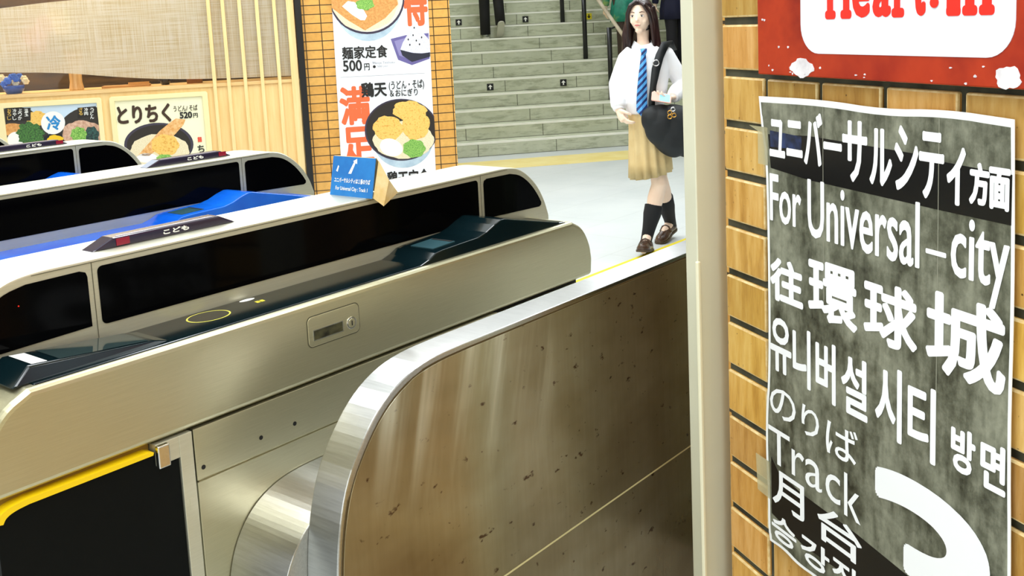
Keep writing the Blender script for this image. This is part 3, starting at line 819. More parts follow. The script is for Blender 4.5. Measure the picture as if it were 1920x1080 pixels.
bb.prism([(-1.515, 0.712), (-1.49, 0.690), (-1.42, 0.682), (-1.28, 0.678), (-1.16, 0.668), (-0.98, 0.668), (-0.98, 0.60), (-1.20, 0.600), (-1.42, 0.590), (-1.515, 0.606)], PYS - 0.0006, PYS)
bb.build('black_band', M_PBLK, ps)
sticker('blue_patch', [(-1.507, 1.296), (-1.506, 1.268), (-1.418, 1.272), (-1.417, 1.293)], PYS - 0.00015, mottled('worn_blue', '#0c1222', '#2a3c6a', 40, 0.4), ps)
M_PW = flat('print_white', '#f0f2f4', 0.4)
LY = PYS - 0.0009
kw = dict(wt=0.0022, res=3)
texts('lettering', [('ユ', (-1.5085, -1.463, 1.2520, 1.3165)), ('ニ', (-1.459, -1.414, 1.2580, 1.3180)), ('バ', (-1.4105, -1.362, 1.2495, 1.3345)), ('ー', (-1.3595, -1.3137, 1.279, 1.2915)),
                    ('サ', (-1.3128, -1.2545, 1.2362, 1.3295)), ('ル', (-1.2495, -1.2005, 1.2386, 1.3223)), ('シ', (-1.1960, -1.1472, 1.2379, 1.3307)), ('テ', (-1.1462, -1.0985, 1.234, 1.3264)),
                    ('ィ', (-1.0938, -1.060, 1.233, 1.3111)), ('方', (-1.0536, -1.0193, 1.2389, 1.2944)), ('面', (-1.0206, -0.9855, 1.238, 1.2918))], LY, M_PW, ps, **kw)
kl_ = dict(wt=0.0014, res=3)
texts('lettering', [('For', (-1.5095, -1.4190, 1.1405, 1.2230)), ('Universal', (-1.4020, -1.1435, 1.1325, 1.2268)), ('–', (-1.1317, -1.0926, 1.1585, 1.1655)), ('city', (-1.0845, -0.9845, 1.1100, 1.2191))], LY, M_PW, ps, **kl_)
texts('lettering', [('往', (-1.5107, -1.4155, 1.0033, 1.0800)), ('環', (-1.4020, -1.2767, 1.0020, 1.1000)), ('球', (-1.2625, -1.1465, 1.0030, 1.0980)), ('城', (-1.1300, -0.9870, 0.9971, 1.1120))], LY, M_PW, ps, wt=0.0032, res=3)
texts('lettering', [('유', (-1.5128, -1.4500, 0.8772, 0.9745)), ('니', (-1.4463, -1.3960, 0.8730, 0.9740)), ('버', (-1.3828, -1.3300, 0.8690, 0.9693)), ('설', (-1.3166, -1.2530, 0.8690, 0.9650)),
                    ('시', (-1.2357, -1.1770, 0.8641, 0.9753)), ('티', (-1.1650, -1.1085, 0.8592, 0.9693)), ('방', (-1.0795, -1.0350, 0.8690, 0.9330)), ('면', (-1.0265, -0.9835, 0.8670, 0.9330))], LY, M_PW, ps, **kw)
texts('lettering', [('の', (-1.5163, -1.4388, 0.7940, 0.8480)), ('り', (-1.4224, -1.3741, 0.7924, 0.8440)), ('ば', (-1.3560, -1.2760, 0.7849, 0.8440))], LY, M_PW, ps, wt=0.0006, res=3)
texts('lettering', [('T', (-1.5225, -1.4575, 0.7060, 0.7705)), ('r', (-1.452, -1.416, 0.7060, 0.7530)), ('a', (-1.413, -1.367, 0.7055, 0.7540)), ('c', (-1.3575, -1.3190, 0.7055, 0.7520)), ('k', (-1.3095, -1.2690, 0.6970, 0.7687))], LY, M_PW, ps, res=4)
texts('lettering', [('月', (-1.5112, -1.4165, 0.6309, 0.6968)), ('台', (-1.3799, -1.2660, 0.6259, 0.6900))], LY, M_PW, ps, wt=0.0014, res=3)
texts('lettering', [('승', (-1.5150, -1.4400, 0.5640, 0.6120)), ('강', (-1.4274, -1.3480, 0.5640, 0.6132)), ('장', (-1.3400, -1.2700, 0.5640, 0.6150))], LY, M_PW, ps, wt=0.0014, res=3)
text('numeral', '3', (-1.2459, -0.9990, 0.560, 0.8207), LY, M_PW, ps, wt=0.008, res=10)
# folds and tape
for x in (-1.361, -1.109): MB().box(x - 0.0006, x + 0.0006, PYS - 0.0007, PYS, 1.02 if x < -1.2 else 0.86, 1.345).build('paper_crease', flat('crease_grey', '#8c8c7c', 0.4), ps)
tt = NT('clear_tape'); tt.b.inputs['Base Color'].default_value = lin('#c9c29a'); tt.b.inputs['Alpha'].default_value = 0.45; tt.b.inputs['Roughness'].default_value = 0.2
tp_ = MB(); tp_.prism([(-1.572, 1.300), (-1.515, 1.300), (-1.515, 1.235), (-1.545, 1.235), (-1.545, 1.292)], PYS - 0.0004, PYS); tp_.build('clear_tape', tt.m, ps); tp_ = MB(); tp_.prism([(-1.565, 0.70), (-1.52, 0.70), (-1.52, 0.63), (-1.56, 0.632)], PYS - 0.0004, PYS)
tp_.build('clear_tape', tt.m, ps)


# ================================================================== paper notice on the nearest gate
pn = thing('paper_notice', 'folded blue card notice with a white arrow standing on the nearest gate', 'notice', (1.782 * GU, 1.895 * GU, 1.0725 * GU + GZ), -PI / 2)
wn, hn = 0.131, 0.083
lean, back = 0.018, 0.066
mb = MB()
fr_ = [(0, 0, 0), (-wn, 0, 0), (-wn + 0.004, lean, hn), (-0.004, lean, hn)]
def slab(a, b, c, d, th):
    n = (Vector(b) - Vector(a)).cross(Vector(d) - Vector(a)).normalized() * th
    q = MB(); va = [q.bm.verts.new(Vector(p)) for p in (a, b, c, d)]; vb = [q.bm.verts.new(Vector(p) + n) for p in (a, b, c, d)]
    q.bm.faces.new(va); q.bm.faces.new(vb[::-1])
    for i in range(4): q.bm.faces.new([va[i], vb[i], vb[(i + 1) % 4], va[(i + 1) % 4]])
    return q
M_NBLUE = mottled('notice_blue', '#1f6cb8', '#2b86d0', 9, 0.25)
M_CARD = mottled('bare_card', '#d8b268', '#efdcae', 14, 0.7)
nf = slab((-wn, 0, 0), (0, 0, 0), (0, lean, hn), (-wn, lean, hn), 0.0012).build('front_card', M_NBLUE, pn)
slab((0, lean + 0.001, hn), (0.0, back, 0.002), (-wn, back, 0.002), (-wn, lean + 0.001, hn), 0.0012).build('rear_card', M_CARD, pn)
slab((0.004, lean + 0.003, hn - 0.004), (0.022, 0.030, hn * 0.45), (0.020, 0.012, -0.016), (0.0, 0.002, 0.001), 0.0012).build('torn_flap', M_CARD, pn)
slab((0.022, 0.030, hn * 0.45), (0.010, back, 0.004), (0.020, 0.012, -0.016), (0.020, 0.012, -0.016 + 0.0005), 0.0012).build('torn_flap', M_CARD, pn)
shear_m = Matrix.Shear('XZ', 4, (0, lean / hn)) if False else None
def on_card(o):
    for v in o.data.vertices:
        v.co.y += lean * v.co.z / hn
    return o
on_card(text('lettering', 'ユニバーサルシティは１番のりば', (-wn + 0.010, -0.010, 0.028, 0.0385), -0.0016, M_WHITE, nf, wt=0.0002))
on_card(text('lettering', 'For Universal City : Track 1', (-wn + 0.016, -0.016, 0.010, 0.0205), -0.0016, M_WHITE, nf, wt=0.0001))
ar = [(-0.075, 0.048), (-0.066, 0.048), (-0.0555, 0.071), (-0.0505, 0.069), (-0.052, 0.080), (-0.0635, 0.0745), (-0.0600, 0.0735)]
on_card(MB().prism([(x - 0.004, z) for x, z in ar], -0.0016, -0.0010).build('arrow', M_WHITE, nf))
on_card(MB().prism([(-0.118, 0.052), (-0.113, 0.050), (-0.110, 0.062), (-0.113, 0.064)], -0.0016, -0.0010).build('tape_glare', flat('tape_white', '#dfe8f0', 0.3), nf))

# ================================================================== posters on the shop front and the pillar
def P(u, v): return onB(u, v)
def PP(pts): return [P(u, v) for u, v in pts]
def pe(cu, cv, ru, rv, n=32, rot=0, wob=0, k=5, seed=0): return [P(u, v) for u, v in ell(cu, cv, ru, rv, n, rot, wob, k, seed)]
def box_at(u0, v0, u1, v1):
    """box of plane coordinates from its upper left and lower right corner"""
    a, b = P(u0, v0), P(u1, v1)
    return (a[0], b[0], b[1], a[1])


M_PAPER = flat('poster_white', '#eef0f4', 0.35)
M_ORANGE = flat('poster_orange', '#ee6a3c', 0.4)
M_CREAM = mottled('noodle_cream', '#d9c79a', '#f3e9cc', 120, 0.5, stretch=(1, 1, 2))
M_TOFU = mottled('fried_tofu', '#c98540', '#e2a862', 60, 0.5)
M_TEMP = mottled('tempura', '#d99a3a', '#f2c86c', 55, 0.5, c2='#e8b450')
M_EGG = flat('egg_white', '#f4f2ee', 0.4)
M_GREEN = mottled('spring_onion', '#2f7d22', '#a8d66a', 160, 0.5)
M_BOWLD = flat('bowl_dark', '#2c2622', 0.35)
M_BOWLB = mottled('bowl_outer', '#9fb6c8', '#c4d6e0', 8, 0.4)
M_BOWLR = flat('bowl_rim', '#3a3448', 0.35)
M_PURP = flat('purple_tray', '#6a629a', 0.4)
M_RICE = mottled('rice_print', '#c8c8e0', '#f2f2f8', 150, 0.5)
M_GREY = flat('small_print', '#9a9aa4', 0.5)

mp = thing('menu_poster', 'tall white noodle menu poster with two bowls and orange characters on tiled pillar', 'poster', PB, B_ANG)
yb = -0.014
MB().prism([(-0.290, 0.25), (0.440, 0.25), (0.462, 2.35), (-0.268, 2.35)], yb, -0.002).build('sheet', M_PAPER, mp)
XL, XR = -0.278, 0.452
def st(name, poly, layer, mat, clip=True):
    if clip: poly = clip_poly(clip_poly(poly, 0, XR, True), 0, XL, False)
    return MB().prism(poly, yb - 0.0005 * layer - 0.0003, yb - 0.0005 * layer + 0.0003).build(name, mat, mp)
# upper bowl with fried tofu
st('bowl_side', pe(690, 4, 64, 73, 36), 1, M_BOWLB); st('bowl_rim', pe(688, -2, 70, 66, 40), 2, M_BOWLR); st('broth', pe(688, -4, 67, 64, 40), 3, flat('broth_white', '#d8d4cc', 0.4))
st('noodles', pe(684, 2, 62, 56, 40, 0, 0.02, 9, 1), 4, M_CREAM)
st('fried_tofu', PP([(620, -40), (730, -60), (746, 8), (722, 34), (684, 57), (652, 38), (618, 12)]), 5, M_TOFU)
st('egg_slice', PP([(641, 12), (652, 2), (664, 4), (680, 16), (688, 30), (684, 38), (676, 38), (660, 28)]), 6, M_EGG)
st('spring_onion', pe(684, 8, 17, 11, 26, 0, 0.14, 6, 2), 7, M_GREEN)
text('lettering', '得', box_at(752, -40, 803, 48), yb - 0.0012, M_ORANGE, mp, wt=0.010)
# rice ball on a purple tray
st('rice_tray', PP([(732, 73), (760, 66), (803, 62), (805, 110), (772, 122), (746, 112)]), 1, M_PURP)
st('tray_inside', PP([(739, 77), (760, 71), (803, 68), (805, 104), (770, 112), (748, 104)]), 2, flat('tray_inside', '#8f88b8', 0.4))
st('rice_ball', smooth_poly(PP([(750, 94), (756, 76), (772, 54), (776, 50), (784, 54), (799, 68), (806, 78), (806, 100), (790, 102), (750, 94)]), 1), 3, M_RICE)
st('seaweed', PP([(750, 93), (772, 99), (790, 100), (806, 98), (806, 106), (772, 116), (754, 104)]), 4, flat('seaweed', '#2a2c3a', 0.4))
for i, (u, v) in enumerate(((774, 66), (765, 74), (780, 76), (790, 70), (786, 83), (768, 84), (776, 52))):
    st('sesame', pe(u, v, 1.3, 2.0, 8), 5, M_INK)
tx = yb - 0.0042
text('lettering', '麺家定食', box_at(640, 88, 727, 107.5), tx, M_INK, mp, wt=0.0022)
text('lettering', '500', box_at(642, 113.5, 679, 132.5), tx, M_INK, mp, wt=0.0022)
text('lettering', '円', box_at(682, 119, 693, 131.5), tx, M_INK, mp, wt=0.0010)
text('lettering', '(税込)', box_at(697, 115, 704, 119), tx, M_GREY, mp)
st('small_dot', pe(701.5, 125, 2.8, 2.8, 14), 2, M_INK)
text('lettering', 'Menya Teishoku', box_at(699, 116, 740, 119.5), tx, M_GREY, mp)
text('lettering', '500 yen', box_at(707, 122.5, 727, 126), tx, M_GREY, mp)
st('divider_line', PP([(638, 144.6), (796, 136.6), (796, 137.3), (638, 145.3)]), 1, M_GREY)
for ch, bx_ in (('満', (634, 163, 696, 232)), ('足', (640, 239, 703, 304))):
    text('lettering', ch, box_at(*bx_), yb - 0.0010, M_ORANGE, mp, wt=0.0095)
text('lettering', '鶏天', box_at(676, 155, 725.5, 180), tx, M_INK, mp, wt=0.0036)
text('lettering', '(うどん・そば)', box_at(728, 152, 795, 167), tx, M_INK, mp, wt=0.0009)
text('lettering', '＆おにぎり', box_at(730, 168, 783, 178.5), tx, M_INK, mp, wt=0.0009)
# lower bowl with chicken tempura
st('bowl_side', pe(755, 262, 56, 52, 40), 2, M_BOWLB); st('bowl_rim', pe(752, 243, 68.5, 58, 44), 3, M_BOWLR); st('bowl_inside', pe(752, 243, 65.5, 55.5, 44), 4, M_BOWLD)
st('noodles', pe(756, 262, 57, 35, 40, 0, 0.03, 8, 3), 5, M_CREAM)
st('tempura_piece', pe(727, 240, 28, 23, 30, 0.1, 0.07, 6, 4), 6, M_TEMP); st('tempura_piece', pe(768, 208, 32, 19, 30, 0.1, 0.09, 6, 5), 6, M_TEMP)
st('tempura_piece', pe(779, 234, 26, 28, 30, 0.3, 0.06, 6, 6), 7, M_TEMP)
st('egg_half', pe(733, 276, 22, 16, 26, 0.35, 0.02, 3, 7), 7, M_EGG); st('spring_onion', pe(776, 278, 21, 17, 30, 0, 0.10, 7, 8), 7.5, M_GREEN)
text('lettering', '鶏天定食', box_at(725, 321, 806, 346), tx, M_INK, mp, wt=0.0030)

# framed posters under the shop window
M_PF = flat('poster_frame_cream', '#f3e2ac', 0.35)
def framed(name_label, fo, fi, cat='poster'):
    g = thing('framed_poster', name_label, cat, PB, B_ANG)
    f = MB(); a = rrect(*fo, 0.02); b = rrect(*fi, 0.004)
    va = [f.bm.verts.new((x, -0.022, z)) for x, z in a]; vb = [f.bm.verts.new((x, -0.022, z)) for x, z in b]
    vc = [f.bm.verts.new((x, 0.0, z)) for x, z in a]; vd = [f.bm.verts.new((x, -0.006, z)) for x, z in b]
    n = len(a)
    for i in range(n):
        j = (i + 1) % n
        f.bm.faces.new([va[i], va[j], vb[j], vb[i]]); f.bm.faces.new([va[j], va[i], vc[i], vc[j]]); f.bm.faces.new([vb[i], vb[j], vd[j], vd[i]])
    f.build('poster_frame', M_PF, g, bevel=0.003)
    return g
p1 = framed('cream framed poster of a noodle bowl with brown brush lettering under shop window', (-1.925, -1.232, 0.45, 1.083), (-1.890, -1.272, 0.485, 1.050))
def s1(g, name, poly, layer, mat, lim):
    poly = clip_poly(clip_poly(clip_poly(poly, 0, lim[1], True), 0, lim[0], False), 1, lim[3], True)
    return MB().prism(poly, -0.007 - 0.0005 * layer, -0.0064 - 0.0005 * layer).build(name, mat, g)
l1 = (-1.893, -1.269, 0, 1.053)
s1(p1, 'sheet', [(-1.895, 0.48), (-1.267, 0.48), (-1.267, 1.055), (-1.895, 1.055)], 0, flat('cream_paper', '#f2efcd', 0.4), l1)
s1(p1, 'bowl_rim', pe(298, 271, 65, 41, 44), 1, flat('bowl_grey', '#3f3a4a', 0.3), l1); s1(p1, 'bowl_inside', pe(298, 272, 60, 38, 44), 2, M_BOWLD, l1)
s1(p1, 'noodles', pe(300, 282, 55, 31, 44, 0, 0.03, 9, 2), 3, M_CREAM, l1)
s1(p1, 'fried_flakes', pe(310, 272, 26, 20, 30, 0, 0.08, 7, 3), 5, M_TEMP, l1); s1(p1, 'egg_half', pe(276, 296, 20, 9, 24), 4, M_EGG, l1)
s1(p1, 'tempura_stick', PP([(258, 292), (300, 245), (316, 232), (330, 222), (348, 224), (344, 234), (330, 250), (318, 262), (280, 292)]), 4, mottled('tempura_stick', '#d9964a', '#f0c488', 50, 0.5), l1)
s1(p1, 'spring_onion', pe(309, 296, 15, 7, 26, 0, 0.12, 6, 4), 6, M_GREEN, l1)
M_BROWN = flat('brush_brown', '#3a2412', 0.5)
tl = -0.0112
text('lettering', 'とりちく', box_at(218, 199, 322, 228), tl, M_BROWN, p1, wt=0.0055)
text('lettering', 'うどん/ そば', box_at(325, 198.5, 371, 206.5), tl, M_BROWN, p1, wt=0.0006)
text('lettering', '520', box_at(336.5, 210, 361, 221), tl, M_INK, p1, wt=0.0026)
text('lettering', '円', box_at(362, 212, 371.5, 220), tl, M_INK, p1, wt=0.0010)
text('lettering', '麺', box_at(370, 256.5, 379, 266), tl, flat('stamp_red', '#e0523c', 0.5), p1, wt=0.0016)
text('lettering', 'ち', box_at(370, 272, 384, 285.5), tl, M_INK, p1, wt=0.0016)

p2 = framed('cream framed cold noodle poster with a round white badge under shop window', (-2.690, -1.978, 0.45, 1.083), (-2.640, -2.012, 0.485, 1.046))
l2 = (-2.640, -2.010, 0, 1.048)
s1(p2, 'sheet', [(-2.642, 0.48), (-2.008, 0.48), (-2.008, 1.049), (-2.642, 1.049)], 0, flat('pale_blue_paper', '#c9dcee', 0.4), l2)
s1(p2, 'bowl_inside', pe(30, 262, 62, 62, 40), 1, M_BOWLD, l2); s1(p2, 'bowl_inside', pe(170, 262, 66, 62, 40), 2, M_BOWLD, l2)
s1(p2, 'bowl_rim', pe(104, 275, 30, 26, 30), 2.5, flat('deep_black', '#0c0c14', 0.4), l2)
s1(p2, 'fried_flakes', pe(70, 222, 20, 14, 26, 0, 0.08, 6, 5), 3, M_TEMP, l2); s1(p2, 'fried_tofu', pe(26, 243, 24, 12, 26, 0, 0.05, 5, 6), 3, M_TOFU, l2)
s1(p2, 'egg_half', pe(30, 262, 16, 15, 24), 4, M_EGG, l2)
s1(p2, 'greens', pe(58, 252, 26, 22, 40, 0.5, 0.16, 9, 7), 5, mottled('dark_greens', '#14301a', '#4f8a3a', 110, 0.5), l2)
s1(p2, 'meat_slices', pe(157, 252, 40, 26, 34, 0.1, 0.06, 7, 8), 3, mottled('boiled_meat', '#b98a70', '#dcb8a0', 60, 0.5), l2)
s1(p2, 'spring_onion', pe(148, 252, 15, 14, 30, 0, 0.12, 8, 9), 5, M_GREEN, l2); s1(p2, 'seaweed', pe(172, 254, 14, 17, 30, 0, 0.12, 7, 10), 4, mottled('dark_seaweed', '#0c1a1c', '#2f5a54', 80, 0.5), l2)
s1(p2, 'lemon', pe(104, 261, 15, 8, 24, 0, 0.12, 4, 11), 6, flat('lemon_yellow', '#eec21e', 0.4), l2)
s1(p2, 'badge', pe(100, 230, 22.5, 21.5, 40), 7, M_WHITE, l2)
text('lettering', '冷', box_at(86, 217, 116, 243), -0.0118, flat('cold_blue', '#1f86c8', 0.4), p2, wt=0.0036)
s1(p2, 'text_block', PP([(12, 204), (58, 202), (58, 226), (12, 228)]), 6.2, flat('label_black', '#1a1410', 0.5), l2); s1(p2, 'text_block', PP([(146, 202), (180, 199), (182, 216), (146, 222)]), 6.2, flat('label_black', '#1a1410', 0.5), l2)
for i, (u, sx_) in enumerate(((14, 'おろし'), (24, '冷やし'), (34, 'ぶっか'), (46, '温玉'))):
    for j, ch in enumerate(sx_):
        text('lettering', ch, box_at(u, 204 + 7 * j, u + 8, 210.5 + 7 * j), -0.0118, M_WHITE if i else flat('gold_print', '#d8b050', 0.5), p2, wt=0.0004)
for i, (u, sx_) in enumerate(((148, 'ざる'), (158, '冷肉'), (169, 'うどん'))):
    for j, ch in enumerate(sx_):
        text('lettering', ch, box_at(u, 202 + 7 * j, u + 8, 208.5 + 7 * j), -0.0118, M_WHITE if i else flat('gold_print', '#d8b050', 0.5), p2, wt=0.0004)

# ================================================================== things in the shop window
def at_B(x, y, z=0): return PB + tB * x + nB * y + Vector((0, 0, z))
zs = ZS + 0.012
fp = thing('flower_pot', 'low arrangement of blue and cream flowers on the shop window sill', 'flowers', at_B(-2.60, 0.17, zs), B_ANG)
MB().lathe([(0.05, 0), (0.07, 0.03), (0.075, 0.06)], seg=20).build('pot', flat('blue_pot', '#2a4fa8', 0.25), fp)
rnd = random.Random(3)
for i in range(16):
    a, r_ = rnd.uniform(0, 6.28), rnd.uniform(0.02, 0.10)
    x, y, z = r_ * math.cos(a), 0.6 * r_ * math.sin(a), 0.07 + rnd.uniform(0, 0.06)
    b_ = MB()
    for k in range(6):
        c_, s_ = math.cos(k * PI / 3), math.sin(k * PI / 3)
        b_.ball((x + 0.014 * c_, y - 0.006, z + 0.014 * s_), (0.013, 0.007, 0.011), 8, 5)
    b_.ball((x, y - 0.010, z), (0.007, 0.006, 0.007), 8, 5)
    b_.build('flower', flat('petal_blue', '#3a6fd8', 0.5) if (i % 3 and x < 0.055) else flat('petal_cream', '#f2e6c0', 0.5), fp)
va_ = thing('vase', 'tall pale wooden vase with pink orchids on the shop window sill', 'vase', at_B(-2.175, 0.20, zs), B_ANG)
MB().lathe([(0.050, 0), (0.052, 0.01), (0.043, 0.06), (0.044, 0.15), (0.062, 0.26), (0.066, 0.30), (0.060, 0.295)], seg=28).build('vase_body', mottled('pale_wood', '#d8a86a', '#efcf9c', 3, 0.4, stretch=(14, 14, 1)), va_)
for i, (x, z) in enumerate(((-0.20, 0.44), (-0.27, 0.40), (-0.16, 0.50), (-0.23, 0.34), (-0.05, 0.46), (-0.09, 0.54))):
    b_ = MB().tube([(0, 0, 0.28), (x * 0.4, 0, 0.28 + (z - 0.28) * 0.75), (x, -0.02, z)], 0.004, 6)
    sti = b_.build('stem', flat('stem_green', '#6a8a3a', 0.5), va_)
    f_ = MB()
    for k in range(5):
        a = k * 2 * PI / 5 + 0.3
        f_.ball((x + 0.035 * math.cos(a), -0.03, z + 0.035 * math.sin(a)), (0.03, 0.008, 0.026), 10, 6)
    f_.build('orchid', flat('orchid_pink', '#cc2f7c', 0.5) if i < 4 else flat('orchid_cream', '#f0e0a8', 0.5), sti)
for x, z in ((-0.10, 0.20), (0.10, 0.40), (-0.02, 0.62)):
    MB().tube([(0, 0, 0.27), (x * 0.6, -0.01, 0.27 + (z - 0.2) * 0.6), (x, -0.03, z)], [(0.006, 0.004), (0.022, 0.004), (0.003, 0.002)], 8).build('leaf', flat('leaf_green', '#8fae3c', 0.5), va_)
bl = thing('wooden_tray', 'tan wooden tray lying on the shop window sill right of the vase', 'tray', at_B(-1.83, 0.25, zs), B_ANG)
MB().box(-0.17, 0.17, -0.06, 0.06, 0, 0.016).build('tray_base', mottled('tan_wood', '#b98850', '#d3a468', 5, 0.5, stretch=(1, 10, 10)), bl, bevel=0.003)
r2 = MB(); r2.box(0.02, 0.17, -0.06, -0.05, 0.016, 0.035); r2.build('tray_rim', mottled('tan_wood', '#b98850', '#d3a468', 5, 0.5), bl)
cu = thing('tea_cup', 'dark glazed tea cup on the shop window sill beside the tan tray', 'cup', at_B(-1.55, 0.25, zs), B_ANG)
MB().lathe([(0.028, 0), (0.036, 0.02), (0.040, 0.07), (0.037, 0.07), (0.030, 0.02)], seg=20).build('cup_body', flat('dark_glaze', '#2a2220', 0.15), cu)
bx_ = thing('napkin_box', 'brown wooden napkin box on the shop window sill near the slats', 'box', at_B(-1.33, 0.25, zs), B_ANG)
MB().box(-0.06, 0.05, -0.05, 0.05, 0, 0.075).build('box_body', mottled('brown_box_wood', '#7a4a1e', '#9c6630', 4, 0.4, stretch=(1, 1, 8)), bx_, bevel=0.003)
MB().box(-0.03, 0.02, -0.03, 0.03, 0.075, 0.10).build('napkins', M_PAPER, bx_)

# ================================================================== step markers and handrail of the stairs
def at_S(a, k, z=0.0, y=0.0): return S0 + tB * a + nB * (k * TR_ + y) + Vector((0, 0, k * RI + z))
M_MBLK = flat('marker_black', '#0e0f10', 0.4)
def marker(label, a, k, yellow=False):
    g = thing('step_marker', label, 'sticker', at_S(a, k, 0.0), B_ANG, None if yellow else 'black arrow stickers on the step fronts')
    zc, h = 0.066, 0.041
    MB().prism(rrect(-h, h, zc - h, zc + h, 0.004), -0.007, -0.004).build('marker_plate', flat('marker_yellow', '#d8c81e', 0.5) if yellow else M_MBLK, g)
    ar = [(-0.008, -0.028), (0.008, -0.028), (0.008, 0.0), (0.027, 0.0), (0.0, 0.029), (-0.027, 0.0), (-0.008, 0.0)]
    if yellow: ar = [(x, -z) for x, z in ar]
    MB().prism([(x, z + zc) for x, z in ar], -0.0085, -0.007).build('arrow', M_MBLK if yellow else M_WHITE, g)
marker('left black up arrow sticker on the fifth stair riser', 0.635, 4)
marker('right black up arrow sticker on the fifth stair riser', 1.5625, 4)
marker('black up arrow sticker on the tenth stair riser, left of the climbing person', 0.522, 9)
marker('black up arrow sticker on the tenth stair riser, right of the climbing person', 1.439, 9)
marker('yellow down arrow sticker on the tenth stair riser right of the handrail', 2.335, 9, True)
hr = thing('handrail', 'black posts carrying a pale metal handrail up the middle of the stairs', 'handrail', at_S(2.10, 0), B_ANG)
M_RPOST = flat('rail_post_black', '#101114', 0.4)
def rx_(k): return 0.045 - 0.0217 * k
for k in (0, 3, 6, 9, 12):
    y_ = (k - 0.15) * TR_ if k else -0.15
    MB().tube([(rx_(k), y_, k * RI), (rx_(k), y_, k * RI + 0.88)], 0.030, 14).build('rail_post', M_RPOST, hr)
    MB().tube([(rx_(k), y_, k * RI + 0.86), (rx_(k) + 0.09, y_, k * RI + 0.885)], 0.012, 8).build('rail_bracket', M_RPOST, hr)
MB().tube([(rx_(-1) + 0.09, -0.3, 0.90), (rx_(0) + 0.09, 0, 0.92), (rx_(13) + 0.09, 13 * TR_, 0.92 + 13 * RI)], 0.024, 14).build('rail', mottled('pale_rail', '#b8a890', '#d8cab4', 4, 0.25), hr)

# ================================================================== people
def remesh(mb, voxel, smooth=4):
    me = bpy.data.meshes.new('raw'); bmesh.ops.recalc_face_normals(mb.bm, faces=mb.bm.faces); mb.bm.to_mesh(me); mb.bm.free()
    o = bpy.data.objects.new('raw', me); COL.objects.link(o)
    r = o.modifiers.new('r', 'REMESH'); r.mode = 'VOXEL'; r.voxel_size = voxel; r.use_smooth_shade = True
    if smooth:
        k = o.modifiers.new('s', 'SMOOTH'); k.iterations = smooth; k.factor = 0.5
    out = bpy.data.meshes.new_from_object(o.evaluated_get(bpy.context.evaluated_depsgraph_get()))
    bpy.data.objects.remove(o); bpy.data.meshes.remove(me)
    for p in out.polygons: p.use_smooth = True
    out.materials.clear()
    return out


def put(name, me, mat, parent):
    me.name = name
    for mt in (mat if isinstance(mat, (list, tuple)) else [mat]): me.materials.append(mt)
    o = bpy.data.objects.new(name, me); COL.objects.link(o); o.parent = parent
    return o


def hand(mb, wrist, d, palm_n, side, s=1.0, curl=0.5, spread=0.10):
    """palm, four bent fingers and a thumb; d = direction of the fingers, palm_n = way the palm faces, side = +1/-1 towards the thumb"""
    d = Vector(d).normalized(); pn_ = Vector(palm_n); pn_ = (pn_ - d * pn_.dot(d)).normalized(); t_ = d.cross(pn_) * side
    w_ = Vector(wrist)
    mb.tube([w_ - d * 0.02, w_ + d * 0.02 * s, w_ + d * 0.055 * s, w_ + d * 0.085 * s], [(0.022 * s, 0.018 * s), (0.030 * s, 0.016 * s), (0.038 * s, 0.014 * s), (0.034 * s, 0.011 * s)] if abs(t_.dot(d.cross(Vector((0, 0, 1))))) > 0.5 else [0.022 * s, 0.026 * s, 0.030 * s, 0.026 * s], 12)
    for i, (ln, r) in enumerate(((0.072, 0.0088), (0.080, 0.0092), (0.074, 0.0088), (0.058, 0.0078))):
        off = (0.027 - i * 0.018) * s
        p = w_ + d * 0.075 * s + t_ * off; pts = [p - d * 0.02]; a = 0.15
        dd = (d + t_ * (spread * (1.5 - i) / 1.5)).normalized()
        for j, f in enumerate((0.45, 0.32, 0.23)):
            pts.append(p); a += curl * (0.55 + 0.12 * i) * (1.0 if j else 0.6)
            p = p + (dd * math.cos(a) + pn_ * math.sin(a)) * ln * f * s
        pts.append(p)
        mb.tube(pts, [r * s, r * s, r * 0.97 * s, r * 0.9 * s, r * 0.75 * s], 8)
    p0 = w_ + d * 0.018 * s + t_ * 0.020 * s
    mb.tube([p0, p0 + (t_ * 0.8 + d * 0.7 + pn_ * 0.3).normalized() * 0.035 * s, p0 + (t_ * 0.65 + d * 0.9 + pn_ * 0.5).normalized() * 0.062 * s, p0 + (t_ * 0.40 + d * 1.0 + pn_ * 0.7).normalized() * 0.083 * s], [0.014 * s, 0.012 * s, 0.0098 * s, 0.0075 * s], 8)


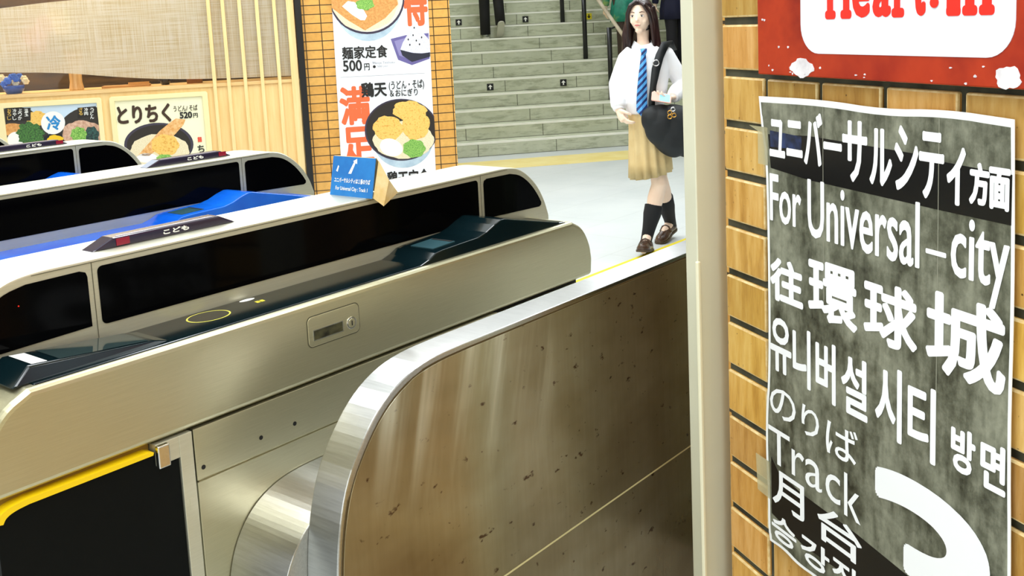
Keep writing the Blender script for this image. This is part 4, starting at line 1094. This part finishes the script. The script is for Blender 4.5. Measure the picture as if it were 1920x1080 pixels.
def head_shape(mb, c, yaw, s=1.0, tilt=0.0):
    """skull, jaw, nose, lips, ears; at yaw 0 the face looks towards -y"""
    R = Matrix.Translation(Vector(c)) @ Matrix.Rotation(yaw, 4, 'Z') @ Matrix.Rotation(tilt, 4, 'X') @ Matrix.Scale(s, 4)
    q = MB()
    def f(p, d):
        z = p.z
        if z < 0:
            k = min(1, -z / 0.105); p.x *= 1 - 0.34 * k ** 1.6
            if p.y > 0: p.y *= 1 - 0.55 * k
            else: p.y *= 1 - 0.10 * k
        return p
    q.ball((0, 0, 0), (0.073, 0.092, 0.107), 28, 18, f)
    q.ball((0, -0.084, -0.012), (0.0085, 0.014, 0.018), 10, 8); q.ball((0, -0.094, -0.022), (0.0105, 0.012, 0.008), 10, 8)
    q.ball((0, -0.083, -0.052), (0.019, 0.010, 0.0045), 10, 6); q.ball((0, -0.082, -0.060), (0.016, 0.011, 0.005), 10, 6)
    q.ball((0, -0.052, -0.088), (0.026, 0.022, 0.017), 12, 8)
    for sx in (-1, 1):
        q.ball((sx * 0.031, -0.076, 0.004), (0.014, 0.010, 0.008), 10, 8); q.ball((sx * 0.036, -0.056, -0.026), (0.020, 0.020, 0.022), 12, 8)
        q.ball((sx * 0.073, 0.008, -0.010), (0.009, 0.018, 0.030), 10, 8)
    q.xf(R); me = bpy.data.meshes.new('h'); q.bm.to_mesh(me); q.bm.free(); mb.add_mesh(me); bpy.data.meshes.remove(me)
    return R


def face_parts(R, parent, lip='#d8827a'):
    for sx in (-1, 1):
        e = MB().ball((sx * 0.031, -0.0835, 0.004), (0.012, 0.0045, 0.0055), 12, 8).xf(R); eo = e.build('eye', flat('eye_white', '#e8e4e0', 0.3), parent)
        MB().ball((sx * 0.031 , -0.0868, 0.004), (0.0056, 0.0024, 0.0056), 12, 8).xf(R).build('iris', flat('iris_dark', '#1c1210', 0.2), eo)
        MB().tube([(sx * 0.018, -0.086, 0.0095), (sx * 0.031, -0.0885, 0.012), (sx * 0.044, -0.081, 0.0085)], [0.001, 0.0018, 0.001], 6).xf(R).build('eyelash', flat('lash', '#1a0f0c', 0.5), eo)
        MB().tube([(sx * 0.016, -0.088, 0.026), (sx * 0.032, -0.087, 0.031), (sx * 0.047, -0.076, 0.027)], [0.0022, 0.003, 0.0012], 6).xf(R).build('eyebrow', flat('brow', '#5a3c30', 0.6), parent)
    l_ = MB().tube([(-0.019, -0.0885, -0.0525), (-0.006, -0.0935, -0.0495), (0.006, -0.0935, -0.0495), (0.019, -0.0885, -0.0525)], [0.001, 0.0032, 0.0032, 0.001], 8)
    l_.tube([(-0.018, -0.0885, -0.0535), (0, -0.0935, -0.0585), (0.018, -0.0885, -0.0535)], [0.001, 0.004, 0.001], 8)
    l_.xf(R); put('lips', remesh(l_, 0.0008, 2), flat('lips' + lip, lip, 0.4), parent)


SKIN = mottled('skin', '#f6d4ba', '#fadfc8', 4, 0.5)

# ---- the walking schoolgirl
G0 = Vector((5.567, 3.439, 0.0)); GROT = math.atan2(RX.y, RX.x)
gr_ = Vector((math.cos(GROT), math.sin(GROT), 0)); gf_ = Vector((-math.sin(GROT), math.cos(GROT), 0))
def gp(u, v, y=0.0):
    d = ray(u, v); k = ((G0 + gf_ * y) - CAM).dot(gf_) / d.dot(gf_); q = CAM + d * k - G0
    return Vector((q.dot(gr_), q.dot(gf_), q.z))
girl = thing('person', 'young person walking in white shirt, striped blue tie, beige skirt and black knee socks', 'person', G0, GROT)
HC = gp(1202, 31, 0.0)
neck = gp(1206, 82, 0.01)
rsh, rel, rwr = gp(1174, 107, 0.0), gp(1157, 158, 0.03), gp(1160, 205, -0.05)
lsh, lel, lwr = gp(1248, 99, 0.0), gp(1279, 158, 0.02), gp(1262, 182, -0.14)
hipR, hipL = gp(1199, 215, 0.02), gp(1226, 215, 0.0)
kneeL, ankL = gp(1236, 345, -0.05), gp(1214, 441, -0.02)
kneeR, ankR = gp(1238, 338, 0.10), gp(1257, 416, 0.36)
toeL = gp(1206, 466, -0.16); toeL.z = 0.035
toeR = gp(1238, 442, 0.22); toeR.z = 0.03
HY = -0.42
body = MB()
HR = head_shape(body, HC, HY, 0.97)
body.tube([neck + Vector((0, 0.01, -0.05)), neck + Vector((0, 0.008, 0.02)), HC + Vector((0.012, 0.02, -0.05))], [0.052, 0.037, 0.042], 16)
body.tube([gp(1212, 215), gp(1209, 185), gp(1208, 140), gp(1208, 108), neck + Vector((0, 0, -0.02))], [(0.098, 0.085), (0.095, 0.08), (0.130, 0.09), (0.14, 0.075), (0.05, 0.045)], 20)
body.tube([rsh, rel, rwr], [0.042, 0.035, 0.024], 12); body.tube([lsh, lel, lwr], [0.042, 0.035, 0.024], 12)
hand(body, rwr, gp(1176, 236, -0.10) - rwr, Vector((0.75, 0.25, 0.45)), 1, 0.98, 0.75)
hand(body, lwr, gp(1234, 184, -0.20) - lwr, Vector((0.0, 0.2, 1.0)), 1, 0.98, 0.55)
body.tube([hipL, (hipL + kneeL) / 2, kneeL, kneeL * 0.72 + ankL * 0.28 + Vector((0, 0.012, 0)), kneeL * 0.3 + ankL * 0.7, ankL], [0.078, 0.066, 0.050, 0.052, 0.038, 0.032], 16)
body.tube([hipR, (hipR + kneeR) / 2, kneeR, kneeR * 0.72 + ankR * 0.28, kneeR * 0.3 + ankR * 0.7, ankR], [0.078, 0.066, 0.050, 0.052, 0.038, 0.032], 16)
body.tube([ankL, ankL * 0.4 + toeL * 0.6, toeL], [0.030, 0.026, 0.018], 10); body.tube([ankR, ankR * 0.4 + toeR * 0.6, toeR], [0.030, 0.026, 0.018], 10)
put('body', remesh(body, 0.0045, 3), SKIN, girl)
face_parts(HR, girl)
# hair
hb = MB()
def hairf(p, d):
    if d.y < -0.30 and d.z < 0.52: p = p * 0.80
    return p
hb.ball((0, 0.012, 0.012), (0.086, 0.100, 0.112), 30, 20, hairf)
rnd = random.Random(11)
for i in range(26):                                       # long locks over the back and the sides
    a = math.radians(rnd.uniform(-18, 198)); ca, sa = math.cos(a), math.sin(a)
    L_ = rnd.uniform(0.24, 0.31); r_ = rnd.uniform(0.014, 0.020); wv = rnd.uniform(-0.02, 0.02)
    fw = 1.0 + (0.25 if ca < 0 else 0.08)
    hb.tube([(0.07 * ca, 0.075 * sa + 0.012, 0.06), (0.086 * ca, 0.088 * sa + 0.012, -0.02), (0.090 * ca * fw, 0.092 * sa + 0.01, -0.12), (0.095 * ca * fw + wv, 0.085 * sa + 0.01, -0.12 - L_ * 0.45), (0.088 * ca * fw + wv * 1.4, 0.075 * sa + 0.01, -0.10 - L_ * 0.75)], [r_, r_ * 1.1, r_ * 1.1, r_, r_ * 0.4], 8)
for sx, z0 in ((-1, 0.085), (1, 0.085)):                  # locks that frame the face
    for q in range(3):
        o_ = 0.010 * q
        hb.tube([(sx * 0.006, -0.070 + o_, 0.098), (sx * 0.045, -0.082 + o_, 0.070 + 0.004 * q), (sx * 0.071, -0.060 + o_, 0.020), (sx * 0.080, -0.035 + o_, -0.05), (sx * 0.086, -0.02 + o_, -0.15), (sx * 0.088, -0.015 + o_, -0.25)], [0.010, 0.013, 0.014, 0.015, 0.014, 0.006], 8)
hb.xf(HR)
put('hair', remesh(hb, 0.004, 3), mottled('dark_brown_hair', '#160a0a', '#2e1412', 30, 0.35, stretch=(1, 1, 0.2)), girl)
MB().ball((0.078, 0.0, -0.045), 0.006, 10, 8).xf(HR).build('earring', flat('pearl', '#f4f0ea', 0.2), girl)
# shirt
sh = MB()
wst = gp(1208, 205); wst.y = 0.0
def tor(u, v, rx, ry, y=0.0): return (gp(u, v, y), (rx, ry))
ring = [tor(1209, 212, 0.112, 0.10), tor(1208, 190, 0.128, 0.115), tor(1208, 165, 0.145, 0.120), tor(1208, 130, 0.158, 0.118), tor(1209, 105, 0.150, 0.100), tor(1209, 92, 0.115, 0.080), tor(1207, 84, 0.062, 0.060)]
sh.tube([p for p, r in ring], [r for p, r in ring], 28)
for a_, b_, c_, bag_ in ((rsh, rel, rwr, 1), (lsh, lel, lwr, 1)):
    e1 = (a_ + b_) / 2; e2 = (b_ + c_) / 2
    sh.tube([a_ + (neck - a_) * 0.40, a_ + Vector((0, 0, -0.012)), e1, b_, e2, c_ - (c_ - b_) * 0.12, c_ - (c_ - b_) * 0.02], [0.050, 0.055, 0.053, 0.054, 0.052, 0.048, 0.034], 16)
M_SHIRT = flat('white_shirt', '#f0f0f2', 0.7)
put('shirt', remesh(sh, 0.0055, 14), M_SHIRT, girl)
# collar, two leaves
for sx in (-1, 1):
    c0 = neck + Vector((0, 0, 0.0))
    q = MB()
    a = c0 + Vector((sx * 0.052, 0.030, 0.022)); b = c0 + Vector((sx * 0.046, -0.040, 0.012)); c = c0 + Vector((sx * 0.008, -0.075, -0.020)); d = c0 + Vector((sx * 0.058, -0.082, -0.056)); e = c0 + Vector((sx * 0.072, 0.015, -0.016))
    va = [q.bm.verts.new(p) for p in (a, b, c, d, e)]; vb = [q.bm.verts.new(p + Vector((0, 0.005, -0.004))) for p in (a, b, c, d, e)]
    q.bm.faces.new(va); q.bm.faces.new(vb[::-1])
    for i in range(5): q.bm.faces.new([va[i], vb[i], vb[(i + 1) % 5], va[(i + 1) % 5]])
    q.build('collar', M_SHIRT, girl, bevel=0.0015)
for c_, b_ in ((rwr, rel), (lwr, lel)):
    dv = (c_ - b_).normalized()
    MB().tube([c_ - dv * 0.030, c_ - dv * 0.0, c_ + dv * 0.006], [0.037, 0.036, 0.032], 16).build('cuff', M_SHIRT, girl)
# tie
t = NT('striped_tie'); c = t.n('ShaderNodeTexCoord'); wv = t.n('ShaderNodeTexWave'); wv.wave_type = 'BANDS'; wv.bands_direction = 'DIAGONAL'
mp_ = t.n('ShaderNodeMapping'); mp_.inputs['Rotation'].default_value = (0, math.radians(-8), 0); mp_.inputs['Scale'].default_value = (1.2, 0, 1.2)
t.l(c.outputs['Object'], mp_.inputs[0]); t.l(mp_.outputs[0], wv.inputs[0]); wv.inputs['Scale'].default_value = 13.5
mp_.inputs['Scale'].default_value = (-1.0, 0.0, 1.3)
t.l(t.ramp(wv.outputs[0], [(0.40, '#142a66'), (0.46, '#4f9ede')]), t.b.inputs['Base Color']); t.b.inputs['Roughness'].default_value = 0.5
def yfront(v):
    for (p, r), (p2, r2) in zip(ring, ring[1:]):
        if p.z <= v <= p2.z:
            k = (v - p.z) / (p2.z - p.z); return (p.y - r[1]) * (1 - k) + (p2.y - r2[1]) * k - 0.022
    return ring[0][0].y - 0.140
q = MB(); kn = neck + Vector((-0.002, -0.083, -0.042)); prev = None
prof = [(1206, 100, 0.014), (1205, 118, 0.020), (1203.5, 140, 0.025), (1202.5, 165, 0.030), (1202, 190, 0.033), (1202, 207, 0.034), (1204, 219, 0.004)]
rows = []
for u, v, hw in prof:
    p = gp(u, v, -0.1); yy = yfront(p.z) if p.z > ring[1][0].z else -0.150
    rows.append([q.bm.verts.new((p.x - hw, yy + 0.004, p.z)), q.bm.verts.new((p.x, yy - 0.004, p.z)), q.bm.verts.new((p.x + hw, yy + 0.004, p.z)), q.bm.verts.new((p.x, yy + 0.010, p.z))])
for r0_, r1_ in zip(rows, rows[1:]):
    for i in range(4): q.bm.faces.new([r0_[i], r0_[(i + 1) % 4], r1_[(i + 1) % 4], r1_[i]])
q.bm.faces.new(rows[0]); q.bm.faces.new(rows[-1][::-1])
tie = q.build('tie', t.m, girl)
p = gp(1206.5, 97, -0.1); yk = yfront(p.z) - 0.004
q = MB(); q.tube([(p.x, yk, p.z + 0.018), (p.x, yk - 0.006, p.z), (p.x, yk, p.z - 0.020)], [(0.021, 0.010), (0.019, 0.014), (0.011, 0.010)], 12)
q.build('tie_knot', t.m, tie)
# skirt: pleats hanging from the waist
SK = [(1211, 197, 0.118, 0.104, 0.0), (1214, 225, 0.116, 0.110, 0.003), (1217, 260, 0.122, 0.130, 0.008), (1219, 300, 0.126, 0.150, 0.013), (1220, 327, 0.128, 0.165, 0.016)]
def skf(p_, rx, ry, am, k):
    n = 96; out = []
    for i in range(n):
        a = 2 * PI * i / n; w_ = am * (abs(((i * 13 / n) % 1) - 0.5) * 4 - 1)
        x, y = (rx + w_) * math.cos(a), (ry + w_) * math.sin(a)
        dz = (0.024 * math.cos(a)) * k
        out.append(Vector((p_.x + x, p_.y + y + 0.01, p_.z + dz)))
    return out
q = MB(); rings = []
for j, (u, v, rx, ry, am) in enumerate(SK): rings.append([q.bm.verts.new(p) for p in skf(gp(u, v, 0.0), rx, ry, am, max(0, j - 1) / 3)])
inn = [q.bm.verts.new(v.co * 1.0 + Vector((0, 0, 0.004)) - (v.co - Vector((gp(1219, 326).x, 0.01, v.co.z))) * 0.04) for v in rings[-1]]
for r0_, r1_ in zip(rings + [], rings[1:] + [inn]):
    for i in range(96):
        f = q.bm.faces.new([r0_[i], r0_[(i + 1) % 96], r1_[(i + 1) % 96], r1_[i]]); f.smooth = True
q.bm.faces.new(rings[0][::-1])
q.build('skirt', mottled('beige_skirt', '#cdb27c', '#d8c08c', 5, 0.7), girl)
# socks and loafers
M_SOCK = flat('black_sock', '#0c0d10', 0.8)
for kn_, an_, topf in ((kneeL, ankL, 0.42), (kneeR, ankR, 0.40)):
    pts = [kn_ + (an_ - kn_) * f for f in (topf, topf + 0.01, 0.60, 0.75, 0.90, 1.16)]
    pts = [p + Vector((0, 0.010 * (1 - i / 5), 0)) for i, p in enumerate(pts)]
    MB().tube(pts, [0.048, 0.058, 0.056, 0.047, 0.0405, 0.034], 18).build('sock', M_SOCK, girl)
M_LOAF = mottled('brown_leather', '#3a2a20', '#5a4232', 12, 0.25)
M_SOLE = flat('shoe_sole', '#4a3a24', 0.6)
def shoe(an_, toe, parent, lift=0.0):
    d = Vector((toe.x - an_.x, toe.y - an_.y, 0)).normalized(); sd = Vector((d.y, -d.x, 0))
    heel = Vector((an_.x, an_.y, 0)) - d * 0.050; L_ = 0.245
    g = MB(); n = 20; prof_ = [(0.0, 0.024, 0.060), (0.05, 0.030, 0.066), (0.12, 0.032, 0.060), (0.22, 0.031, 0.062), (0.36, 0.030, 0.070), (0.50, 0.036, 0.062), (0.68, 0.043, 0.050), (0.85, 0.041, 0.042), (0.95, 0.030, 0.034), (1.0, 0.012, 0.026)]
    rg = []
    for f, hw, h in prof_:
        base_ = heel + d * (f * L_) + Vector((0, 0, 0.014 + lift * (f if lift > 0 else f - 1)))
        rr = []
        for i in range(n):
            a = 2 * PI * i / n; x = math.cos(a); z = math.sin(a)
            rr.append(g.bm.verts.new(base_ + sd * hw * x + Vector((0, 0, (h * z if z > 0 else 0.006 * z)))))
        rg.append(rr)
    for r0_, r1_ in zip(rg, rg[1:]):
        for i in range(n):
            f = g.bm.faces.new([r0_[i], r0_[(i + 1) % n], r1_[(i + 1) % n], r1_[i]]); f.smooth = True
    g.bm.faces.new(rg[0][::-1]); g.bm.faces.new(rg[-1])
    so = g.build('shoe', M_LOAF, parent)
    ou = MB(); up = []; dn = []
    ol = [(f, hw + 0.003) for f, hw, h in prof_]
    pl_ = [heel + d * (f * L_ * 1.01) + sd * hw + Vector((0, 0, lift * (f if lift > 0 else f - 1))) for f, hw in ol] + [heel + d * (f * L_ * 1.01) - sd * hw + Vector((0, 0, lift * (f if lift > 0 else f - 1))) for f, hw in ol[::-1]]
    up = [ou.bm.verts.new(p + Vector((0, 0, 0.014))) for p in pl_]; dn = [ou.bm.verts.new(p + Vector((0, 0, 0.001))) for p in pl_]
    ou.bm.faces.new(up); ou.bm.faces.new(dn[::-1])
    for i in range(len(pl_)): ou.bm.faces.new([up[i], dn[i], dn[(i + 1) % len(pl_)], up[(i + 1) % len(pl_)]])
    ou.build('sole', M_SOLE, so)
    b_ = heel + d * (0.52 * L_) + Vector((0, 0, 0.014 + lift * (0.52 if lift > 0 else -0.48)))
    MB().tube([b_ + sd * 0.038 + Vector((0, 0, 0.022)), b_ + sd * 0.02 + Vector((0, 0, 0.056)), b_ + Vector((0, 0, 0.064)), b_ - sd * 0.02 + Vector((0, 0, 0.056)), b_ - sd * 0.038 + Vector((0, 0, 0.022))], [(0.004, 0.010)] * 5, 8).build('shoe_strap', M_LOAF, so)
    return so
shoe(ankL, toeL, girl, 0.045)
shoe(ankR, toeR, girl, -0.05)
# shoulder bag
bg = thing('shoulder_bag', 'large black shoulder bag with gold charms hanging at the walking person\'s hip', 'bag', G0, GROT)
bc = gp(1246, 243, -0.16)
q = MB()
def bagf(p, d):
    p.x *= 1 + 0.10 * max(0, d.z); p.z *= 1 - 0.12 * max(0, d.x)
    s_ = 0.010 * math.sin(9 * d.x + 4 * d.z) + 0.006 * math.sin(17 * d.z + 3 * d.x)
    return p * (1 + s_ * 4 * 0.25)
q.ball(gp(1228, 224, -0.17), (0.085, 0.060, 0.090), 24, 16, bagf)
q.ball(gp(1243, 236, -0.17), (0.115, 0.072, 0.135), 28, 18, bagf)
q.ball(gp(1266, 245, -0.16), (0.150, 0.085, 0.165), 32, 20, bagf)
q.ball(gp(1292, 250, -0.15), (0.150, 0.080, 0.150), 28, 18, bagf)
bagm = put('bag_body', remesh(q, 0.006, 6), mottled('black_nylon', '#04070a', '#0a1216', 6, 0.62, bump=0.3), bg)
pts = [gp(1262, 96, 0.10), gp(1254, 80, 0.02), gp(1247, 84, -0.075), gp(1237, 105, -0.125), gp(1230, 130, -0.142), gp(1225, 160, -0.150), gp(1222, 190, -0.158), gp(1222, 215, -0.160)]
q = MB()
L0 = []
for i, p in enumerate(pts):
    tt_ = (pts[min(i + 1, len(pts) - 1)] - pts[max(i - 1, 0)]).normalized(); hw = 0.026 if i < 5 else 0.020
    sd = tt_.cross(Vector((0, 1, 0)) if i > 1 else Vector((-0.3, 0.2, 1))).normalized()
    nn = sd.cross(tt_).normalized()
    L0.append([q.bm.verts.new(p + sd * hw), q.bm.verts.new(p - sd * hw), q.bm.verts.new(p - sd * hw + nn * 0.005), q.bm.verts.new(p + sd * hw + nn * 0.005)])
for r0_, r1_ in zip(L0, L0[1:]):
    for i in range(4): q.bm.faces.new([r0_[i], r0_[(i + 1) % 4], r1_[(i + 1) % 4], r1_[i]])
q.bm.faces.new(L0[0]); q.bm.faces.new(L0[-1][::-1])
for f in q.bm.faces: f.smooth = True
q.build('bag_strap', flat('black_webbing', '#0b0f11', 0.6), bg)
pb = gp(1230, 118, -0.150); q = MB()
q.tube([pb + Vector((0.018 * math.cos(a), -0.004, 0.018 * math.sin(a))) for a in [i * PI / 6 for i in range(13)]], 0.0035, 8, False)
q.build('strap_ring', flat('silver_ring', '#d8d8d8', 0.2, 1.0), bg)
for i, (u, v) in enumerate(((1256, 211), (1262, 205), (1264, 216), (1256, 219))):
    c_ = gp(u, v, -0.262); q = MB()
    q.tube([c_ + Vector((0.012 * math.cos(a + i), 0.0, 0.012 * math.sin(a + i))) for a in [k * PI / 5 for k in range(11)]], 0.0035, 8, False)
    q.build('charm', flat('gold_charm' if i != 1 else 'silver_charm', '#d8a452' if i != 1 else '#e4e4e4', 0.25, 1.0), bg)
ph = thing('smartphone', 'smartphone with a pale blue lit screen held in the walking person\'s hand', 'phone', G0, GROT)
pc_ = gp(1240, 183, -0.215)
Rp = Matrix.Translation(pc_) @ Matrix.Rotation(math.radians(12), 4, 'Y') @ Matrix.Rotation(math.radians(-38), 4, 'X')
MB().prism(rrect(-0.060, 0.060, -0.032, 0.032, 0.008), -0.004, 0.004).xf(Rp).build('phone_case', flat('pink_case', '#e8b0a0', 0.4), ph, bevel=0.001)
MB().prism(rrect(-0.012, 0.052, -0.027, 0.027, 0.004), -0.0048, -0.0040).xf(Rp).build('phone_screen', flat('screen_blue', '#7cc8f0', 0.2, emit=0.5), ph)


def passer(label, loc, rotz, top, legs, shoes_, hair, up=False, skirt=False, stride=0.12, h=1.0, lift=0.0):
    g = thing('person', label, 'person', loc, rotz)
    b_ = MB(); R = head_shape(b_, (0, 0, 1.53 * h), 0.0 if not up else PI, 1.0)
    b_.tube([(0, 0, 1.36 * h), (0, 0.005, 1.46 * h)], [0.05, 0.045], 14)
    b_.tube([(0, 0, 0.88 * h), (0, 0, 1.05 * h), (0, 0, 1.28 * h), (0, 0, 1.37 * h)], [(0.15, 0.10), (0.12, 0.09), (0.16, 0.10), (0.07, 0.06)], 18)
    sg = -1 if not up else 1
    F = Vector((0, sg, 0))
    legs_p = []
    for sx, st_, lf in ((-1, -stride, 0.0), (1, stride, lift)):
        hip = Vector((sx * 0.085, 0, 0.90 * h)); an_ = Vector((sx * 0.08, -st_ * sg * 1.0, 0.085 + lf)); kn_ = (hip + an_) / 2 + F * (0.03 + lf * 0.3)
        legs_p.append((hip, kn_, an_)); b_.tube([hip, kn_, an_, an_ + F * 0.10 + Vector((0, 0, -0.05))], [0.08, 0.055, 0.036, 0.03], 14)
        hnd = Vector((sx * 0.25, F.y * 0.08 * sx, 0.80 * h)); elb = Vector((sx * 0.235, -F.y * 0.02, 1.06 * h)); shd = Vector((sx * 0.175, 0, 1.31 * h))
        b_.tube([shd, elb, hnd], [0.045, 0.038, 0.026], 12)
        hand(b_, hnd, (hnd - elb) + F * 0.05, Vector((-sx, 0, 0)), 1 if sx * sg > 0 else -1, 1.0, 0.5)
    put('body', remesh(b_, 0.006, 3), SKIN, g); face_parts(R, g)
    hb_ = MB().ball((0, 0.012, 0.014), (0.084, 0.100, 0.110), 24, 16, hairf).ball((0, 0.06, -0.08), (0.075, 0.045, 0.10), 18, 12).xf(R)
    put('hair', remesh(hb_, 0.006, 3), flat('hair_black', '#17110f', 0.4), g)
    s_ = MB().tube([(0, 0, 0.84 * h), (0, 0, 1.05 * h), (0, 0, 1.28 * h), (0, 0, 1.36 * h), (0, 0, 1.41 * h)], [(0.175, 0.125), (0.155, 0.115), (0.180, 0.120), (0.13, 0.09), (0.06, 0.06)], 22)
    for sx in (-1, 1):
        s_.tube([(sx * 0.10, 0, 1.33 * h), (sx * 0.175, 0, 1.31 * h), (sx * 0.235, -F.y * 0.02, 1.06 * h), (sx * 0.249, F.y * 0.07 * sx, 0.83 * h)], [0.05, 0.062, 0.055, 0.042], 14)
    put('jacket', remesh(s_, 0.008, 4), top, g)
    if skirt:
        MB().lathe([(0.165, 0.95 * h), (0.20, 0.75 * h), (0.205, 0.62 * h), (0.195, 0.62 * h)], seg=40, fn=lambda p, a, r: Vector((p.x * (1 + 0.05 * math.sin(9 * a)), p.y * 0.8 * (1 + 0.05 * math.sin(9 * a)), p.z))).build('skirt', top, g)
    tr_ = MB()
    for hip, kn_, an_ in legs_p:
        tr_ = MB().tube([hip + Vector((0, 0, 0.04)), (hip + kn_) / 2, kn_, (kn_ + an_) / 2, an_ + Vector((0, 0, -0.035))], [0.098, 0.088, 0.072, 0.068, 0.066], 18)
        tr_.build('trouser_leg', legs, g)
    for hip, kn_, an_ in legs_p:
        f_ = MB(); bz_ = an_ + Vector((0, 0, -0.085))
        rot_ = 0.0 if an_.z < 0.1 else -0.9 * sg
        f_.ball((0, sg * 0.055, 0.042), (0.044, 0.125, 0.042), 18, 10).ball((0, -sg * 0.01, 0.065), (0.042, 0.055, 0.055), 14, 10)
        f_.xf(Matrix.Translation(bz_) @ Matrix.Translation((0, 0, 0.04)) @ Matrix.Rotation(rot_, 4, 'X') @ Matrix.Translation((0, 0, -0.04)))
        so = put('shoe', remesh(f_, 0.006, 2), shoes_, g)
        MB().prism(rrect(-0.044, 0.044, -0.08, 0.175, 0.04), 0.0, 0.018).xf(Matrix.Translation(bz_) @ Matrix.Translation((0, 0, 0.04)) @ Matrix.Rotation(rot_, 4, 'X') @ Matrix.Translation((0, 0, -0.04)) @ Matrix(((1, 0, 0, 0), (0, 0, sg, 0), (0, 1, 0, 0), (0, 0, 0, 1)))).build('sole', flat('sneaker_sole', '#b8b8a8', 0.6), so)
    return g


passer('person climbing the stairs seen from behind in black trousers and grey sneakers', at_S(0.90, 7, 0.160, 0.13), B_ANG,
       flat('black_jacket', '#101012', 0.8), flat('black_trousers', '#0a0a0c', 0.8), mottled('grey_sneaker', '#7c8274', '#c8ccc4', 14, 0.5), None, up=True, stride=0.11, h=1.05, lift=0.13)
teal = mottled('teal_cloth', '#0a6a58', '#1f8a70', 5, 0.6, c2='#9aa84a', lo=0.42, hi=0.72)
passer('person in teal patterned clothes coming down the stairs beyond the handrail', at_S(2.46, 4, 0.16, 0.13), B_ANG,
       teal, flat('brown_trousers', '#3a2c22', 0.8), flat('dark_boot', '#2a2624', 0.5), None, skirt=True, stride=0.06)
passer('person in dark navy clothes on the stairs behind the walking person', at_S(3.12, 4, 0.16, 0.13), B_ANG,
       flat('navy_cloth', '#0c1030', 0.8), flat('dark_trousers', '#12121a', 0.8), flat('black_shoe', '#141414', 0.4), None, skirt=True, stride=0.05)
